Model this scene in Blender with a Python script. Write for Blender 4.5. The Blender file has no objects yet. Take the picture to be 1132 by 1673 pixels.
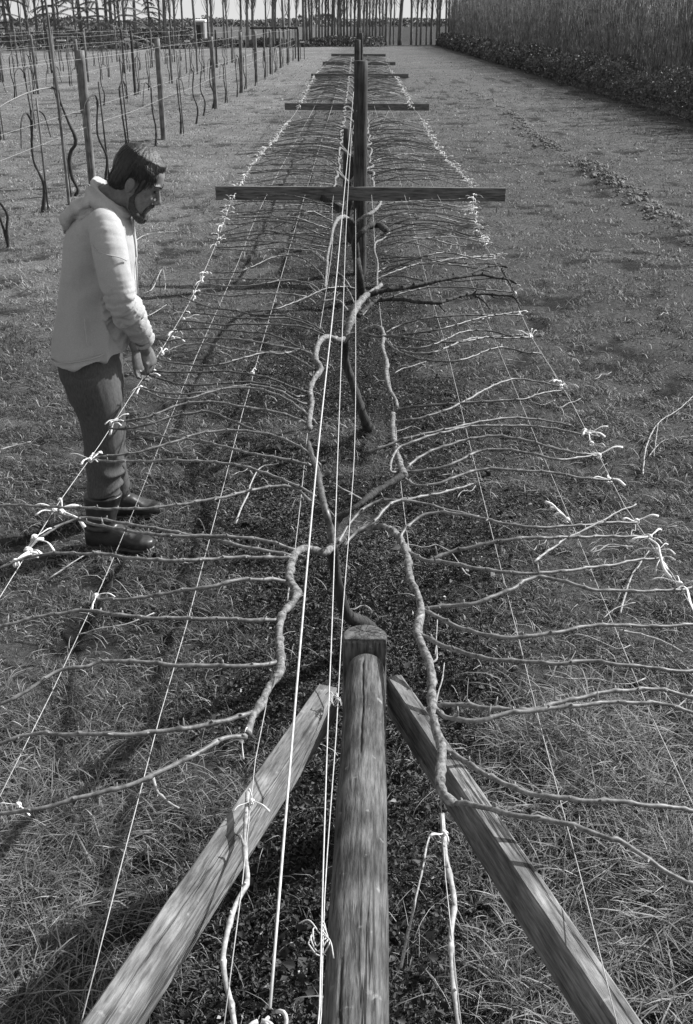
import bpy, math, random
import numpy as np
from mathutils import Vector, Matrix, noise as mnoise
random.seed(7); rng = np.random.default_rng(11)
scene = bpy.context.scene; COL = scene.collection

# ------------------------------------------------------------------ camera
H = 2.10; F = 1626.0; CX, CY = 566.0, 836.5
TH = math.atan(803.0/F); YAW = 0.0088
cam_d = bpy.data.cameras.new('camera'); cam = bpy.data.objects.new('camera', cam_d); COL.objects.link(cam)
cam.location = (0, 0, H); cam.rotation_euler = (math.pi/2-TH, 0, YAW)
cam_d.sensor_fit = 'VERTICAL'; cam_d.sensor_height = 36; cam_d.sensor_width = 24
cam_d.lens = F/1673*36; cam_d.clip_start = .05; cam_d.clip_end = 3000
scene.camera = cam
_R = cam.rotation_euler.to_matrix()
def ray(px, py): return _R @ Vector(((px-CX)/F, -(py-CY)/F, -1.0))
def P(px, py, z):
    d = ray(px, py); t = (z-H)/d.z; return Vector((d.x*t, d.y*t, z))
def PY(px, py, Y):
    d = ray(px, py); t = Y/d.y; return Vector((d.x*t, Y, H+d.z*t))
def proj(p):
    v = _R.transposed() @ (Vector(p)-Vector((0, 0, H))); return CX+F*v.x/-v.z, CY-F*v.y/-v.z

# ------------------------------------------------------------------ noise
def _h(ix, iy, s):
    n = (ix.astype(np.int64)*374761393+iy.astype(np.int64)*668265263+s*1442695041) & 0x7fffffff
    n = ((n ^ (n >> 13))*1274126177) & 0x7fffffff
    return ((n ^ (n >> 16)) & 0xffff)/65535.0
def vn(x, y, sc, s=0):
    x = np.asarray(x, float)*sc+1000; y = np.asarray(y, float)*sc+1000
    ix = np.floor(x); iy = np.floor(y); fx = x-ix; fy = y-iy
    fx = fx*fx*(3-2*fx); fy = fy*fy*(3-2*fy)
    a = _h(ix, iy, s); b = _h(ix+1, iy, s); c = _h(ix, iy+1, s); d = _h(ix+1, iy+1, s)
    return (a*(1-fx)+b*fx)*(1-fy)+(c*(1-fx)+d*fx)*fy
def fbm(x, y, sc, s=0, o=3):
    t = 0; a = .5; w = 0
    for i in range(o):
        t = t+a*vn(x, y, sc*2**i, s+i); w += a; a *= .5
    return t/w

# ------------------------------------------------------------------ materials
def nt(name):
    m = bpy.data.materials.new(name); m.use_nodes = True
    n = m.node_tree; b = n.nodes['Principled BSDF']; return m, n, b
def g3(v): return (v, v, v, 1)
def mat(name, lo, hi, scale=(20, 20, 20), rough=.8, bump=.3, bscale=None, detail=6, dist=.004, metal=0, spec=.3, crack=0, crack_scale=(30, 30, 1.2), lo_p=.35, hi_p=.65, spots=0):
    m, n, b = nt(name); L = n.links.new
    tc = n.nodes.new('ShaderNodeTexCoord'); mp = n.nodes.new('ShaderNodeMapping'); mp.inputs['Scale'].default_value = scale
    nz = n.nodes.new('ShaderNodeTexNoise'); nz.inputs['Detail'].default_value = detail; nz.inputs['Scale'].default_value = 1; nz.inputs['Roughness'].default_value = .65
    cr = n.nodes.new('ShaderNodeValToRGB'); cr.color_ramp.elements[0].position = lo_p; cr.color_ramp.elements[1].position = hi_p
    cr.color_ramp.elements[0].color = g3(lo); cr.color_ramp.elements[1].color = g3(hi)
    L(tc.outputs['Object'], mp.inputs[0]); L(mp.outputs[0], nz.inputs['Vector']); L(nz.outputs['Fac'], cr.inputs[0])
    col = cr.outputs[0]; hgt = nz.outputs['Fac']
    if crack:
        mc = n.nodes.new('ShaderNodeMapping'); mc.inputs['Scale'].default_value = crack_scale
        vz = n.nodes.new('ShaderNodeTexVoronoi'); vz.feature = 'DISTANCE_TO_EDGE'; vz.inputs['Scale'].default_value = 1
        nd = n.nodes.new('ShaderNodeTexNoise'); nd.inputs['Scale'].default_value = 6; nd.inputs['Detail'].default_value = 3
        ad = n.nodes.new('ShaderNodeMixRGB'); ad.blend_type = 'ADD'; ad.inputs[0].default_value = .6
        L(tc.outputs['Object'], mc.inputs[0]); L(mc.outputs[0], nd.inputs['Vector']); L(mc.outputs[0], ad.inputs[1]); L(nd.outputs['Color'], ad.inputs[2]); L(ad.outputs[0], vz.inputs['Vector'])
        r2 = n.nodes.new('ShaderNodeMapRange'); r2.inputs[1].default_value = 0; r2.inputs[2].default_value = .06; r2.inputs[3].default_value = 1-crack; r2.inputs[4].default_value = 1
        L(vz.outputs['Distance'], r2.inputs[0])
        # cracks only here and there
        n2 = n.nodes.new('ShaderNodeTexNoise'); n2.inputs['Scale'].default_value = .35; n2.inputs['Detail'].default_value = 1; L(mc.outputs[0], n2.inputs['Vector'])
        r3 = n.nodes.new('ShaderNodeMapRange'); r3.inputs[1].default_value = .47; r3.inputs[2].default_value = .56; L(n2.outputs['Fac'], r3.inputs[0])
        mx = n.nodes.new('ShaderNodeMix'); mx.data_type = 'FLOAT'; mx.inputs[2].default_value = 1; L(r3.outputs[0], mx.inputs[0]); L(r2.outputs[0], mx.inputs[3])
        ml = n.nodes.new('ShaderNodeMixRGB'); ml.blend_type = 'MULTIPLY'; ml.inputs[0].default_value = 1
        L(col, ml.inputs[1]); L(mx.outputs[0], ml.inputs[2]); col = ml.outputs[0]
        mh = n.nodes.new('ShaderNodeMath'); mh.operation = 'MULTIPLY'; L(hgt, mh.inputs[0]); L(mx.outputs[0], mh.inputs[1]); hgt = mh.outputs[0]
    if crack:
        n6 = n.nodes.new('ShaderNodeTexNoise'); n6.inputs['Scale'].default_value = 7; n6.inputs['Detail'].default_value = 5; L(tc.outputs['Object'], n6.inputs['Vector'])
        r6 = n.nodes.new('ShaderNodeMapRange'); r6.inputs[1].default_value = .35; r6.inputs[2].default_value = .65; r6.inputs[3].default_value = .55; r6.inputs[4].default_value = 1.25; L(n6.outputs['Fac'], r6.inputs[0])
        m6 = n.nodes.new('ShaderNodeMixRGB'); m6.blend_type = 'MULTIPLY'; m6.inputs[0].default_value = 1; L(col, m6.inputs[1]); L(r6.outputs[0], m6.inputs[2]); col = m6.outputs[0]
    if spots:
        n4 = n.nodes.new('ShaderNodeTexNoise'); n4.inputs['Scale'].default_value = 38; n4.inputs['Detail'].default_value = 4; L(tc.outputs['Object'], n4.inputs['Vector'])
        r4 = n.nodes.new('ShaderNodeMapRange'); r4.inputs[1].default_value = .66; r4.inputs[2].default_value = .78; L(n4.outputs['Fac'], r4.inputs[0])
        m4 = n.nodes.new('ShaderNodeMixRGB'); m4.inputs[2].default_value = g3(spots); L(r4.outputs[0], m4.inputs[0]); L(col, m4.inputs[1]); col = m4.outputs[0]
    L(col, b.inputs['Base Color'])
    b.inputs['Roughness'].default_value = rough; b.inputs['Metallic'].default_value = metal; b.inputs['Specular IOR Level'].default_value = spec
    if bump:
        bp = n.nodes.new('ShaderNodeBump'); bp.inputs['Strength'].default_value = bump; bp.inputs['Distance'].default_value = dist
        L(hgt, bp.inputs['Height']); L(bp.outputs[0], b.inputs['Normal'])
    return m
M = {}
M['log'] = mat('weathered_log_wood', .055, .20, (130, 130, 16), detail=12, rough=.95, spec=.08, bump=.9, dist=.004, crack=.85, crack_scale=(26, 26, .9), spots=.3)
M['sawn'] = mat('weathered_sawn_wood', .12, .34, (120, 120, 16), detail=12, rough=.95, spec=.08, bump=.8, dist=.003, crack=.8, crack_scale=(32, 32, 1.3), spots=.36)
M['endgrain'] = mat('post_end_grain', .07, .19, (60, 60, 60), bump=.8, crack=.7, crack_scale=(14, 14, 14), spots=.4)
M['darkpost'] = mat('tarred_post_wood', .022, .10, (60, 60, 4), bump=.6, crack=.7, spots=.09)
M['greypost'] = mat('grey_post_wood', .10, .24, (60, 60, 2), bump=.5, crack=.6)
M['arm'] = mat('dark_sawn_arm_wood', .05, .19, (7, 60, 60), bump=.5, spots=.15)
M['cane_dark'] = mat('dark_cane_bark', .03, .14, (60, 60, 60), rough=.45, bump=.3, dist=.001, spec=.6)  # darker copy of the cane bark, mostly for canes farther down the row
M['cane'] = mat('vine_cane_bark', .07, .27, (60, 60, 60), rough=.5, bump=.3, dist=.001, spec=.5)
M['cordon'] = mat('flaking_vine_bark', .04, .30, (70, 70, 70), bump=.9, dist=.004, spots=.5)
M['trunk'] = mat('dark_trunk_bark', .018, .07, (90, 90, 14), bump=.9, dist=.006)
M['wire'] = mat('galvanised_wire', .42, .62, (90, 90, 90), rough=.45, bump=.1, dist=.0005, spec=.6)
M['wire_dull'] = mat('dull_wire', .32, .5, (90, 90, 90), rough=.5, bump=.1, dist=.0005, spec=.5)
M['tie'] = mat('white_twine', .75, .9, (300, 300, 300), rough=.9, bump=.5, dist=.0006)
M['twig'] = mat('pale_dry_twig', .22, .5, (80, 80, 80), rough=.8, bump=.2, dist=.001)
M['jacket'] = mat('cotton_jacket_cloth', .38, .47, (260, 260, 260), rough=.9, bump=.15, dist=.0006)
M['collar'] = mat('shirt_collar_cloth', .4, .5, (200, 200, 200), rough=.9, bump=.1)
M['trouser'] = mat('dark_trouser_cloth', .06, .105, (200, 200, 60), rough=.9, bump=.2, dist=.0008)
M['rubber'] = mat('rubber_boot', .018, .05, (18, 18, 18), rough=.38, bump=.15, dist=.002, spec=.5)
M['skin'] = mat('tanned_skin', .14, .21, (60, 60, 60), rough=.6, bump=.12, dist=.0008)
M['hair'] = mat('dark_hair', .006, .03, (160, 400, 30), rough=.42, bump=.9, dist=.003, spec=.5)
M['beard'] = mat('dark_beard', .015, .10, (500, 500, 500), rough=.7, bump=.9, dist=.003)
M['eye'] = mat('dark_eye', .01, .02, (50, 50, 50), rough=.2, bump=0)
M['poplar'] = mat('poplar_bark', .09, .26, (6, 6, 1.5), bump=.4, dist=.02)  # bark tone raised slightly to suggest haze over the far trees
M['shoots'] = mat('bare_shoots', .05, .36, (4, 4, 2.4), bump=0, detail=4)
M['conifer'] = mat('conifer_needles', .05, .27, (3, 3, 3), bump=0, rough=.6)
M['hedge'] = mat('bramble_leaves', .07, .2, (3, 3, 3), rough=.55, bump=0)
M['white'] = mat('white_paint', .7, .82, (9, 9, 9), bump=.1)
M['shedwall'] = mat('grey_shed_wall', .2, .3, (6, 6, 1), bump=.1)
M['far'] = mat('hazed_far_foliage', .14, .24, (.5, .5, .5), bump=0)  # distance haze put into the base colour, lighter than the foliage itself
M['clod'] = mat('turned_turf', .08, .26, (40, 40, 40), bump=.9, dist=.01)

def attr_mat(name, rough=.7, trans=.25, spec=.25):
    m, n, b = nt(name); L = n.links.new
    a = n.nodes.new('ShaderNodeAttribute'); a.attribute_name = 'tone'
    cb = n.nodes.new('ShaderNodeCombineColor')
    for k in range(3): L(a.outputs['Fac'], cb.inputs[k])
    L(cb.outputs[0], b.inputs['Base Color']); b.inputs['Roughness'].default_value = rough; b.inputs['Specular IOR Level'].default_value = spec
    if trans:
        t = n.nodes.new('ShaderNodeBsdfTranslucent'); L(cb.outputs[0], t.inputs[0])
        mx = n.nodes.new('ShaderNodeMixShader'); mx.inputs[0].default_value = trans
        L(b.outputs[0], mx.inputs[1]); L(t.outputs[0], mx.inputs[2]); L(mx.outputs[0], n.nodes['Material Output'].inputs[0])
    return m
M['grass'] = attr_mat('grass_blades', .55, .3, .35)
M['litter'] = attr_mat('leaf_litter', .6, .1, .35)

# ground material: grass turf and bare soil by painted attribute plus noise
def ground_mat():
    m, n, b = nt('turf_and_soil'); L = n.links.new
    tc = n.nodes.new('ShaderNodeTexCoord')
    def nz(sc, det=6, r=.7):
        x = n.nodes.new('ShaderNodeTexNoise'); x.inputs['Scale'].default_value = sc; x.inputs['Detail'].default_value = det; x.inputs['Roughness'].default_value = r
        L(tc.outputs['Object'], x.inputs['Vector']); return x.outputs['Fac']
    def ramp(f, a, bb, lo, hi):
        c = n.nodes.new('ShaderNodeValToRGB'); c.color_ramp.elements[0].position = a; c.color_ramp.elements[1].position = bb
        c.color_ramp.elements[0].color = g3(lo); c.color_ramp.elements[1].color = g3(hi); L(f, c.inputs[0]); return c.outputs[0]
    fine = nz(34, 10, .8); mid = nz(1.3, 5); big = nz(.23, 3)
    gr = ramp(fine, .32, .68,   .03, .21); mm = ramp(mid, .35, .68, .72, 1.15); bb = ramp(big, .35, .65, .85, 1.12)
    x1 = n.nodes.new('ShaderNodeMixRGB'); x1.blend_type = 'MULTIPLY'; x1.inputs[0].default_value = 1; L(gr, x1.inputs[1]); L(mm, x1.inputs[2])
    x2 = n.nodes.new('ShaderNodeMixRGB'); x2.blend_type = 'MULTIPLY'; x2.inputs[0].default_value = 1; L(x1.outputs[0], x2.inputs[1]); L(bb, x2.inputs[2])
    so = ramp(fine, .35, .7, .008, .05)
    at = n.nodes.new('ShaderNodeAttribute'); at.attribute_name = 'soil'
    x3 = n.nodes.new('ShaderNodeMixRGB'); L(at.outputs['Fac'], x3.inputs[0]); L(x2.outputs[0], x3.inputs[1]); L(so, x3.inputs[2])
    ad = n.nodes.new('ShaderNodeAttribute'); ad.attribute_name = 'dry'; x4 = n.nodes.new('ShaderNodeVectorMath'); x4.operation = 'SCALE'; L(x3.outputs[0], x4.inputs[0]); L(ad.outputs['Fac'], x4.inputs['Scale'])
    L(x4.outputs[0], b.inputs['Base Color']); b.inputs['Roughness'].default_value = .95; b.inputs['Specular IOR Level'].default_value = .1
    bp = n.nodes.new('ShaderNodeBump'); bp.inputs['Strength'].default_value = 1; bp.inputs['Distance'].default_value = .05
    L(fine, bp.inputs['Height']); L(bp.outputs[0], b.inputs['Normal'])
    return m
M['ground'] = ground_mat()

# ------------------------------------------------------------------ object helpers
def tag(o, label=None, cat=None, group=None, kind=None):
    if label: o['label'] = label
    if cat: o['category'] = cat
    if group: o['group'] = group
    if kind: o['kind'] = kind
    return o
def mesh_obj(name, V, Fc, m, parent=None, smooth=True, loc=None, rot=None):
    me = bpy.data.meshes.new(name); me.from_pydata([tuple(v) for v in V], [], Fc)
    if smooth: me.polygons.foreach_set('use_smooth', [True]*len(me.polygons))
    me.materials.append(m); o = bpy.data.objects.new(name, me); COL.objects.link(o)
    if parent: o.parent = parent
    if loc is not None: o.location = loc
    if rot is not None: o.rotation_euler = rot
    return o
def np_mesh(name, V, tri, m, tone=None, smooth=False):
    me = bpy.data.meshes.new(name); nv = len(V); nf = len(tri); k = tri.shape[1]
    me.vertices.add(nv); me.vertices.foreach_set('co', np.ascontiguousarray(V, dtype=np.float32).ravel())
    me.loops.add(nf*k); me.loops.foreach_set('vertex_index', np.ascontiguousarray(tri, dtype=np.int32).ravel())
    me.polygons.add(nf); me.polygons.foreach_set('loop_start', np.arange(0, nf*k, k, dtype=np.int32)); me.polygons.foreach_set('loop_total', np.full(nf, k, dtype=np.int32))
    if smooth: me.polygons.foreach_set('use_smooth', np.ones(nf, dtype=bool))
    if tone is not None:
        a = me.attributes.new(tone[0], 'FLOAT', 'POINT'); a.data.foreach_set('value', np.ascontiguousarray(tone[1], dtype=np.float32))
    me.update(); me.validate(); me.materials.append(m)
    o = bpy.data.objects.new(name, me); COL.objects.link(o); return o
def empty(name, loc=(0, 0, 0)):
    o = bpy.data.objects.new(name, None); o.empty_display_size = .1; COL.objects.link(o); o.location = loc; return o
def copy_tree(o, parent=None):
    c = o.copy(); COL.objects.link(c)
    if parent: c.parent = parent
    for ch in o.children: copy_tree(ch, c)
    return c
def catmull(pts, n):
    pts = [Vector(p) for p in pts]
    if len(pts) < 3: return [pts[0].lerp(pts[-1], i/n) for i in range(n+1)]
    e = [pts[0]*2-pts[1]]+pts+[pts[-1]*2-pts[-2]]
    seg = [(pts[i+1]-pts[i]).length for i in range(len(pts)-1)]; tot = sum(seg) or 1; out = []
    for k in range(n+1):
        s = tot*k/n; i = 0
        while i < len(seg)-1 and s > seg[i]: s -= seg[i]; i += 1
        t = min(1, s/seg[i]) if seg[i] else 0
        a, b, c, d = e[i:i+4]
        out.append(.5*((2*b)+(c-a)*t+(2*a-5*b+4*c-d)*t*t+(3*b-a-3*c+d)*t**3))
    return out
class MB:
    def __init__(s): s.V = []; s.F = []
    def tube(s, pts, rad, sides=6, cap=True, flat=1.0):
        pts = [Vector(p) for p in pts]; n = len(pts); b0 = len(s.V); up = None
        for i, p in enumerate(pts):
            t = (pts[min(i+1, n-1)]-pts[max(i-1, 0)])
            t = t.normalized() if t.length > 1e-9 else Vector((0, 0, 1))
            if up is None: up = t.orthogonal().normalized()
            up = (up-t*up.dot(t)); up = up.normalized() if up.length > 1e-6 else t.orthogonal().normalized()
            w = t.cross(up); r = rad(i/(n-1)) if callable(rad) else (rad[i] if hasattr(rad, '__len__') else rad)
            for k in range(sides):
                a = 2*math.pi*k/sides; s.V.append(p+up*(math.cos(a)*r)+w*(math.sin(a)*r*flat))
        for i in range(n-1):
            for k in range(sides):
                a = b0+i*sides+k; b = b0+i*sides+(k+1) % sides; s.F.append((a, b, b+sides, a+sides))
        if cap: s.F.append(tuple(b0+k for k in range(sides))[::-1]); s.F.append(tuple(b0+(n-1)*sides+k for k in range(sides)))
        return s
    def box(s, c, d, R=None):
        b0 = len(s.V)
        for x in (-1, 1):
            for y in (-1, 1):
                for z in (-1, 1):
                    v = Vector((x*d[0]/2, y*d[1]/2, z*d[2]/2)); v = R @ v if R else v; s.V.append(v+Vector(c))
        for f in ((0, 1, 3, 2), (4, 6, 7, 5), (0, 4, 5, 1), (2, 3, 7, 6), (0, 2, 6, 4), (1, 5, 7, 3)): s.F.append(tuple(b0+i for i in f))
        return s
    def ell(s, c, r, R=None, seg=16, ring=10):
        b0 = len(s.V); c = Vector(c)
        for i in range(1, ring):
            ph = math.pi*i/ring
            for k in range(seg):
                a = 2*math.pi*k/seg; v = Vector((r[0]*math.sin(ph)*math.cos(a), r[1]*math.sin(ph)*math.sin(a), r[2]*math.cos(ph)))
                s.V.append(c+(R @ v if R else v))
        t = len(s.V); v = Vector((0, 0, r[2])); s.V.append(c+(R @ v if R else v)); s.V.append(c-(R @ v if R else v))
        for i in range(ring-2):
            for k in range(seg):
                a = b0+i*seg+k; b = b0+i*seg+(k+1) % seg; s.F.append((a, a+seg, b+seg, b))
        for k in range(seg):
            s.F.append((t, b0+k, b0+(k+1) % seg)); q = b0+(ring-2)*seg; s.F.append((t+1, q+(k+1) % seg, q+k))
        return s
    def loft(s, rings, cap=True):
        b0 = len(s.V); m = len(rings[0])
        for r in rings: s.V += [Vector(v) for v in r]
        for i in range(len(rings)-1):
            for k in range(m):
                a = b0+i*m+k; b = b0+i*m+(k+1) % m; s.F.append((a, b, b+m, a+m))
        if cap: s.F.append(tuple(b0+k for k in range(m))[::-1]); s.F.append(tuple(b0+(len(rings)-1)*m+k for k in range(m)))
        return s
    def build(s, name, m, parent=None, smooth=True, loc=None, rot=None): return mesh_obj(name, s.V, s.F, m, parent, smooth, loc, rot)
def fuse(mb, name, m, parent, voxel, smooth=4, fn=None):
    me = bpy.data.meshes.new('tmp'); me.from_pydata([tuple(v) for v in mb.V], [], mb.F)
    o = bpy.data.objects.new('tmp', me); COL.objects.link(o)
    r = o.modifiers.new('r', 'REMESH'); r.mode = 'VOXEL'; r.voxel_size = voxel; r.use_smooth_shade = True
    if smooth: q = o.modifiers.new('s', 'SMOOTH'); q.iterations = smooth; q.factor = .5
    dg = bpy.context.evaluated_depsgraph_get(); dg.update()
    out = bpy.data.meshes.new_from_object(o.evaluated_get(dg)); bpy.data.objects.remove(o)
    out.name = name; out.materials.clear(); out.materials.append(m)
    if fn:
        nv = len(out.vertices); co = np.empty(nv*3, np.float32); out.vertices.foreach_get('co', co); no = np.empty(nv*3, np.float32); out.vertices.foreach_get('normal', no)
        co = fn(co.reshape(-1, 3), no.reshape(-1, 3)); out.vertices.foreach_set('co', np.ascontiguousarray(co, dtype=np.float32).ravel())
    out.polygons.foreach_set('use_smooth', [True]*len(out.polygons)); out.update()
    ob = bpy.data.objects.new(name, out); COL.objects.link(ob)
    if parent: ob.parent = parent
    return ob
def jit(p, a): return Vector(p)+Vector((random.uniform(-a, a), random.uniform(-a, a), random.uniform(-a, a)))
def along(p0, p1):
    d = (Vector(p1)-Vector(p0)); return d.length, d.to_track_quat('Z', 'Y').to_euler()

# ------------------------------------------------------------------ ground
def hgt(x, y):
    b = (fbm(x, y, .5, 5)-.5)*.05+(fbm(x, y, 3.5, 9)-.5)*.035+(vn(x, y, 11, 4)-.5)*.018
    w = np.exp(-((x-3.7-.18*(vn(x*0, y, .6, 3)-.5)*2)/.22)**2)*np.clip((y-5)/4, 0, 1)*np.clip((45-y)/15, 0, 1)
    b = b+w*(.02+.07*fbm(x, y, 3, 21))
    return b*np.clip(60/(np.abs(y)+20), .2, 1)
def soil(x, y):
    yy = np.clip(y, 0, 60)
    lh = np.interp(yy, [0, 2, 3.2, 4.2, 5.5, 8, 12, 30], [.75, .62, .62, .95, 1.05, .85, .6, .5])
    rh = np.interp(yy, [0, 2, 3.2, 4.2, 5.5, 8, 12, 30], [.5, .5, .75, .85, .9, .75, .55, .45])
    hw = np.where(x < 0, lh, rh); e = (fbm(x, y, 2.6, 31)-.5)*.5+(vn(x, y, 9, 40)-.5)*.2
    s = np.clip((hw+e-np.abs(x))/.42, 0, 1)
    patch = np.clip((fbm(x, y, 1.7, 55)-.64)/.06, 0, 1)
    s = s*(1-.85*patch*np.clip((y-2.8)/.4, 0, 1))
    return s*np.interp(yy, [0, 8, 14, 24, 60], [.95, .8, .42, .2, .1])
def holes(x, y):
    q = np.clip((fbm(x, y, 4.2, 301, 3)-.60)/.06, 0, 1)*np.clip((fbm(x, y, .9, 311)-.38)/.1, 0, 1); return q
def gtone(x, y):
    left = np.clip((-x-.9)/1.2, 0, 1); far = np.clip((y-4)/5, 0, 1); return 1+left*(.10+.62*far)+(1-left)*.22*np.clip((y-9)/20, 0, 1)-.75*np.clip((y-106)/4, 0, 1)  # turf tone by position: lighter left and down the field, darker past far trees
def axis(a, b, d0, g, lim):
    v = [0.0]; d = d0
    while v[-1] < lim: v.append(v[-1]+d); d = d0 if v[-1] < b else d*g
    return np.array(v)
xp = axis(0, 6, .07, 1.16, 1500); xs = np.concatenate([-xp[:0:-1], xp])
yp = axis(0, 28, .07, 1.10, 2200); yn = axis(0, 1.5, .1, 1.5, 600); ys = np.concatenate([-yn[:0:-1], yp])
X, Y = np.meshgrid(xs, ys); Z = hgt(X, Y); nx, ny = len(xs), len(ys)
idx = np.arange(nx*ny).reshape(ny, nx)
quads = np.stack([idx[:-1, :-1], idx[:-1, 1:], idx[1:, 1:], idx[1:, :-1]], -1).reshape(-1, 4)
Z -= holes(X, Y)*.015*(Y < 40)
g = np_mesh('ground', np.stack([X, Y, Z], -1).reshape(-1, 3), quads, M['ground'], ('soil', np.maximum(soil(X, Y), .85*holes(X, Y)*(Y < 45)).ravel()), True)
at_ = g.data.attributes.new('dry', 'FLOAT', 'POINT'); at_.data.foreach_set('value', gtone(X, Y).ravel().astype(np.float32))  # 'dry' holds only the position-based turf tone factor
tag(g, kind='structure', label='grazed turf with a strip of bare soil under the trellis')
RT = np.array(_R)
def img_ground(n, y0=62, y1=2300, x0=-420, x1=1550):
    px = rng.uniform(x0, x1, n); py = rng.uniform(y0, y1, n)
    d = np.stack([(px-CX)/F, -(py-CY)/F, -np.ones(n)], 0); w = RT @ d; t = -H/w[2]
    x = w[0]*t; y = w[1]*t; ok = (y > .25) & (y < 70); return x[ok], y[ok]
def cap_density(x, y, n_tot, dmax, area_px):
    # image-uniform density turned into blades per square metre, capped
    dist = np.sqrt(x*x+y*y+H*H); dpx = (F/dist)**2*(H/dist)      # photo px^2 per m^2 (approx)
    dens = n_tot/area_px*dpx; return rng.random(len(x)) < np.minimum(1, dmax/dens)
def blades(x, y, h, w, lean, tone, seg=2):
    n = len(x); z = hgt(x, y)-.004; a = rng.uniform(0, 2*np.pi, n); b = a+rng.normal(np.pi/2, .6, n)
    base = np.stack([x, y, z], -1); side = np.stack([np.cos(a), np.sin(a), 0*a], -1)*(w/2)[:, None]; dr = np.stack([np.cos(b), np.sin(b), 0*b], -1)
    up = np.array([0, 0, 1.0]); Vs = []; hh = h[:, None]; ll = lean[:, None]
    lv = [0, .45, .8, 1][:seg+1] if seg == 3 else [0, .55, 1]
    lv = [0, .3, .55, .8, 1] if seg == 3 else lv
    cw = rng.normal(0, .42, n)[:, None]*hh; sdir = np.stack([-np.sin(b), np.cos(b), 0*b], -1); dp = np.clip(ll-.75, 0, 1)
    for t in lv:
        p = base+up*hh*(t-.55*ll*t*t-.55*dp*t**3)+dr*hh*ll*(t**1.6)+sdir*cw*t*t*(1.4-.7*t)
        if t < 1:
            k = 1-.35*t; Vs.append(p-side*k); Vs.append(p+side*k)
        else: Vs.append(p)
    V = np.stack(Vs, 1); m = V.shape[1]; T = []
    for i in range(len(lv)-2): T += [(2*i, 2*i+1, 2*i+3), (2*i, 2*i+3, 2*i+2)]
    T.append((m-3, m-2, m-1)); T = np.array(T)
    tri = (np.arange(n)*m)[:, None, None]+T[None]; return V.reshape(-1, 3), tri.reshape(-1, 3), np.repeat(tone, m)
def join(parts):
    off = 0; V = []; T = []; C = []
    for v, t, c in parts: V.append(v); T.append(t+off); C.append(c); off += len(v)
    return np.concatenate(V), np.concatenate(T), np.concatenate(C)
parts = []
A = 2238*1970
N = 1150000
x, y = img_ground(N); k = cap_density(x, y, N, 22000, A); x, y = x[k], y[k]
s = soil(x, y); k = rng.random(len(x)) > np.maximum(s*.97, .9*holes(x, y)); x, y, s = x[k], y[k], s[k]
tf = fbm(x, y, 6.5, 201, 4); tm = fbm(x, y, 1.1, 207); k = rng.random(len(x)) < np.clip((tf-.34)/.16+.5*(tm-.5), .12, 1); x, y, s, tf = x[k], y[k], s[k], tf[k]
dist = np.sqrt(x*x+y*y+H*H)
cl = fbm(x, y, 2.2, 71); fc = fbm(x, y, 7, 77)
PATCH = [(P(1010, 1270, 0), .30, 3.0), (P(930, 1200, 0), .16, 2.4), (P(1080, 1450, 0), .28, 2.6), (P(60, 1330, 0), .28, 2.6), (P(40, 1480, 0), .25, 2.4), (P(150, 1250, 0), .22, 1.8), (P(900, 650, 0), .45, 1.9), (P(820, 700, 0), .3, 1.6), (P(310, 1010, 0), .3, 1.5), (P(560, 720, 0), .12, 1.3), (P(240, 800, 0), .3, 1.5), (P(100, 345, 0), .9, 1.7), (P(880, 500, 0), .5, 1.5), (P(970, 1580, 0), .25, 2)]
pf = np.ones(len(x))
for c, r, f in PATCH: pf = np.maximum(pf, 1+(f-1)*np.exp(-((x-c.x)**2+(y-c.y)**2)/r**2)*(.55+.9*fc))
# mown look with darker and lighter tussocks
h = (.010+.022*cl+.075*np.clip(tf-.4, 0, .4))*rng.lognormal(0, .35, len(x))*pf
h = np.maximum(h, np.minimum(.032, .0016*dist)*rng.uniform(.6, 1.4, len(x)))
h = np.where(s > .4, h*.7, h)
w = np.maximum(.0014*(1+.4*(pf-1)), .00085*dist)*rng.uniform(.6, 1.3, len(x))
lean = np.clip(rng.beta(2.4, 1.3, len(x))*1.25, .1, 1.25)
tone = (.08+.34*rng.beta(1.6, 3, len(x)))*(.35+1.0*fbm(x, y, 1.3, 91))*(.5+.8*fbm(x, y, .33, 95))
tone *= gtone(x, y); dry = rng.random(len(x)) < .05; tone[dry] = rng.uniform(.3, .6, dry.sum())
near = dist < 7
for q, sg in ((near, 3), (~near, 2)): parts.append(blades(x[q], y[q], h[q], w[q], lean[q], tone[q], sg))
# long blades in the rank tussocks
for c, r, f in PATCH:
    if f < 2: continue
    n = int(3400*r/.3); a = rng.normal(0, r*.62, n); b = rng.normal(0, r*.62, n); k = (rng.random(n) > soil(c.x+a, c.y+b)*1.3) & (fbm(c.x+a, c.y+b, 9, 61) > .42); a, b = a[k], b[k]; n = len(a)
    hh = rng.uniform(.05, .16, n)*(f/2.6); parts.append(blades(c.x+a, c.y+b, hh, rng.uniform(.002, .0048, n), rng.uniform(.7, 1.3, n), .08+.36*rng.beta(1.5, 2.5, n), 3))
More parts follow.
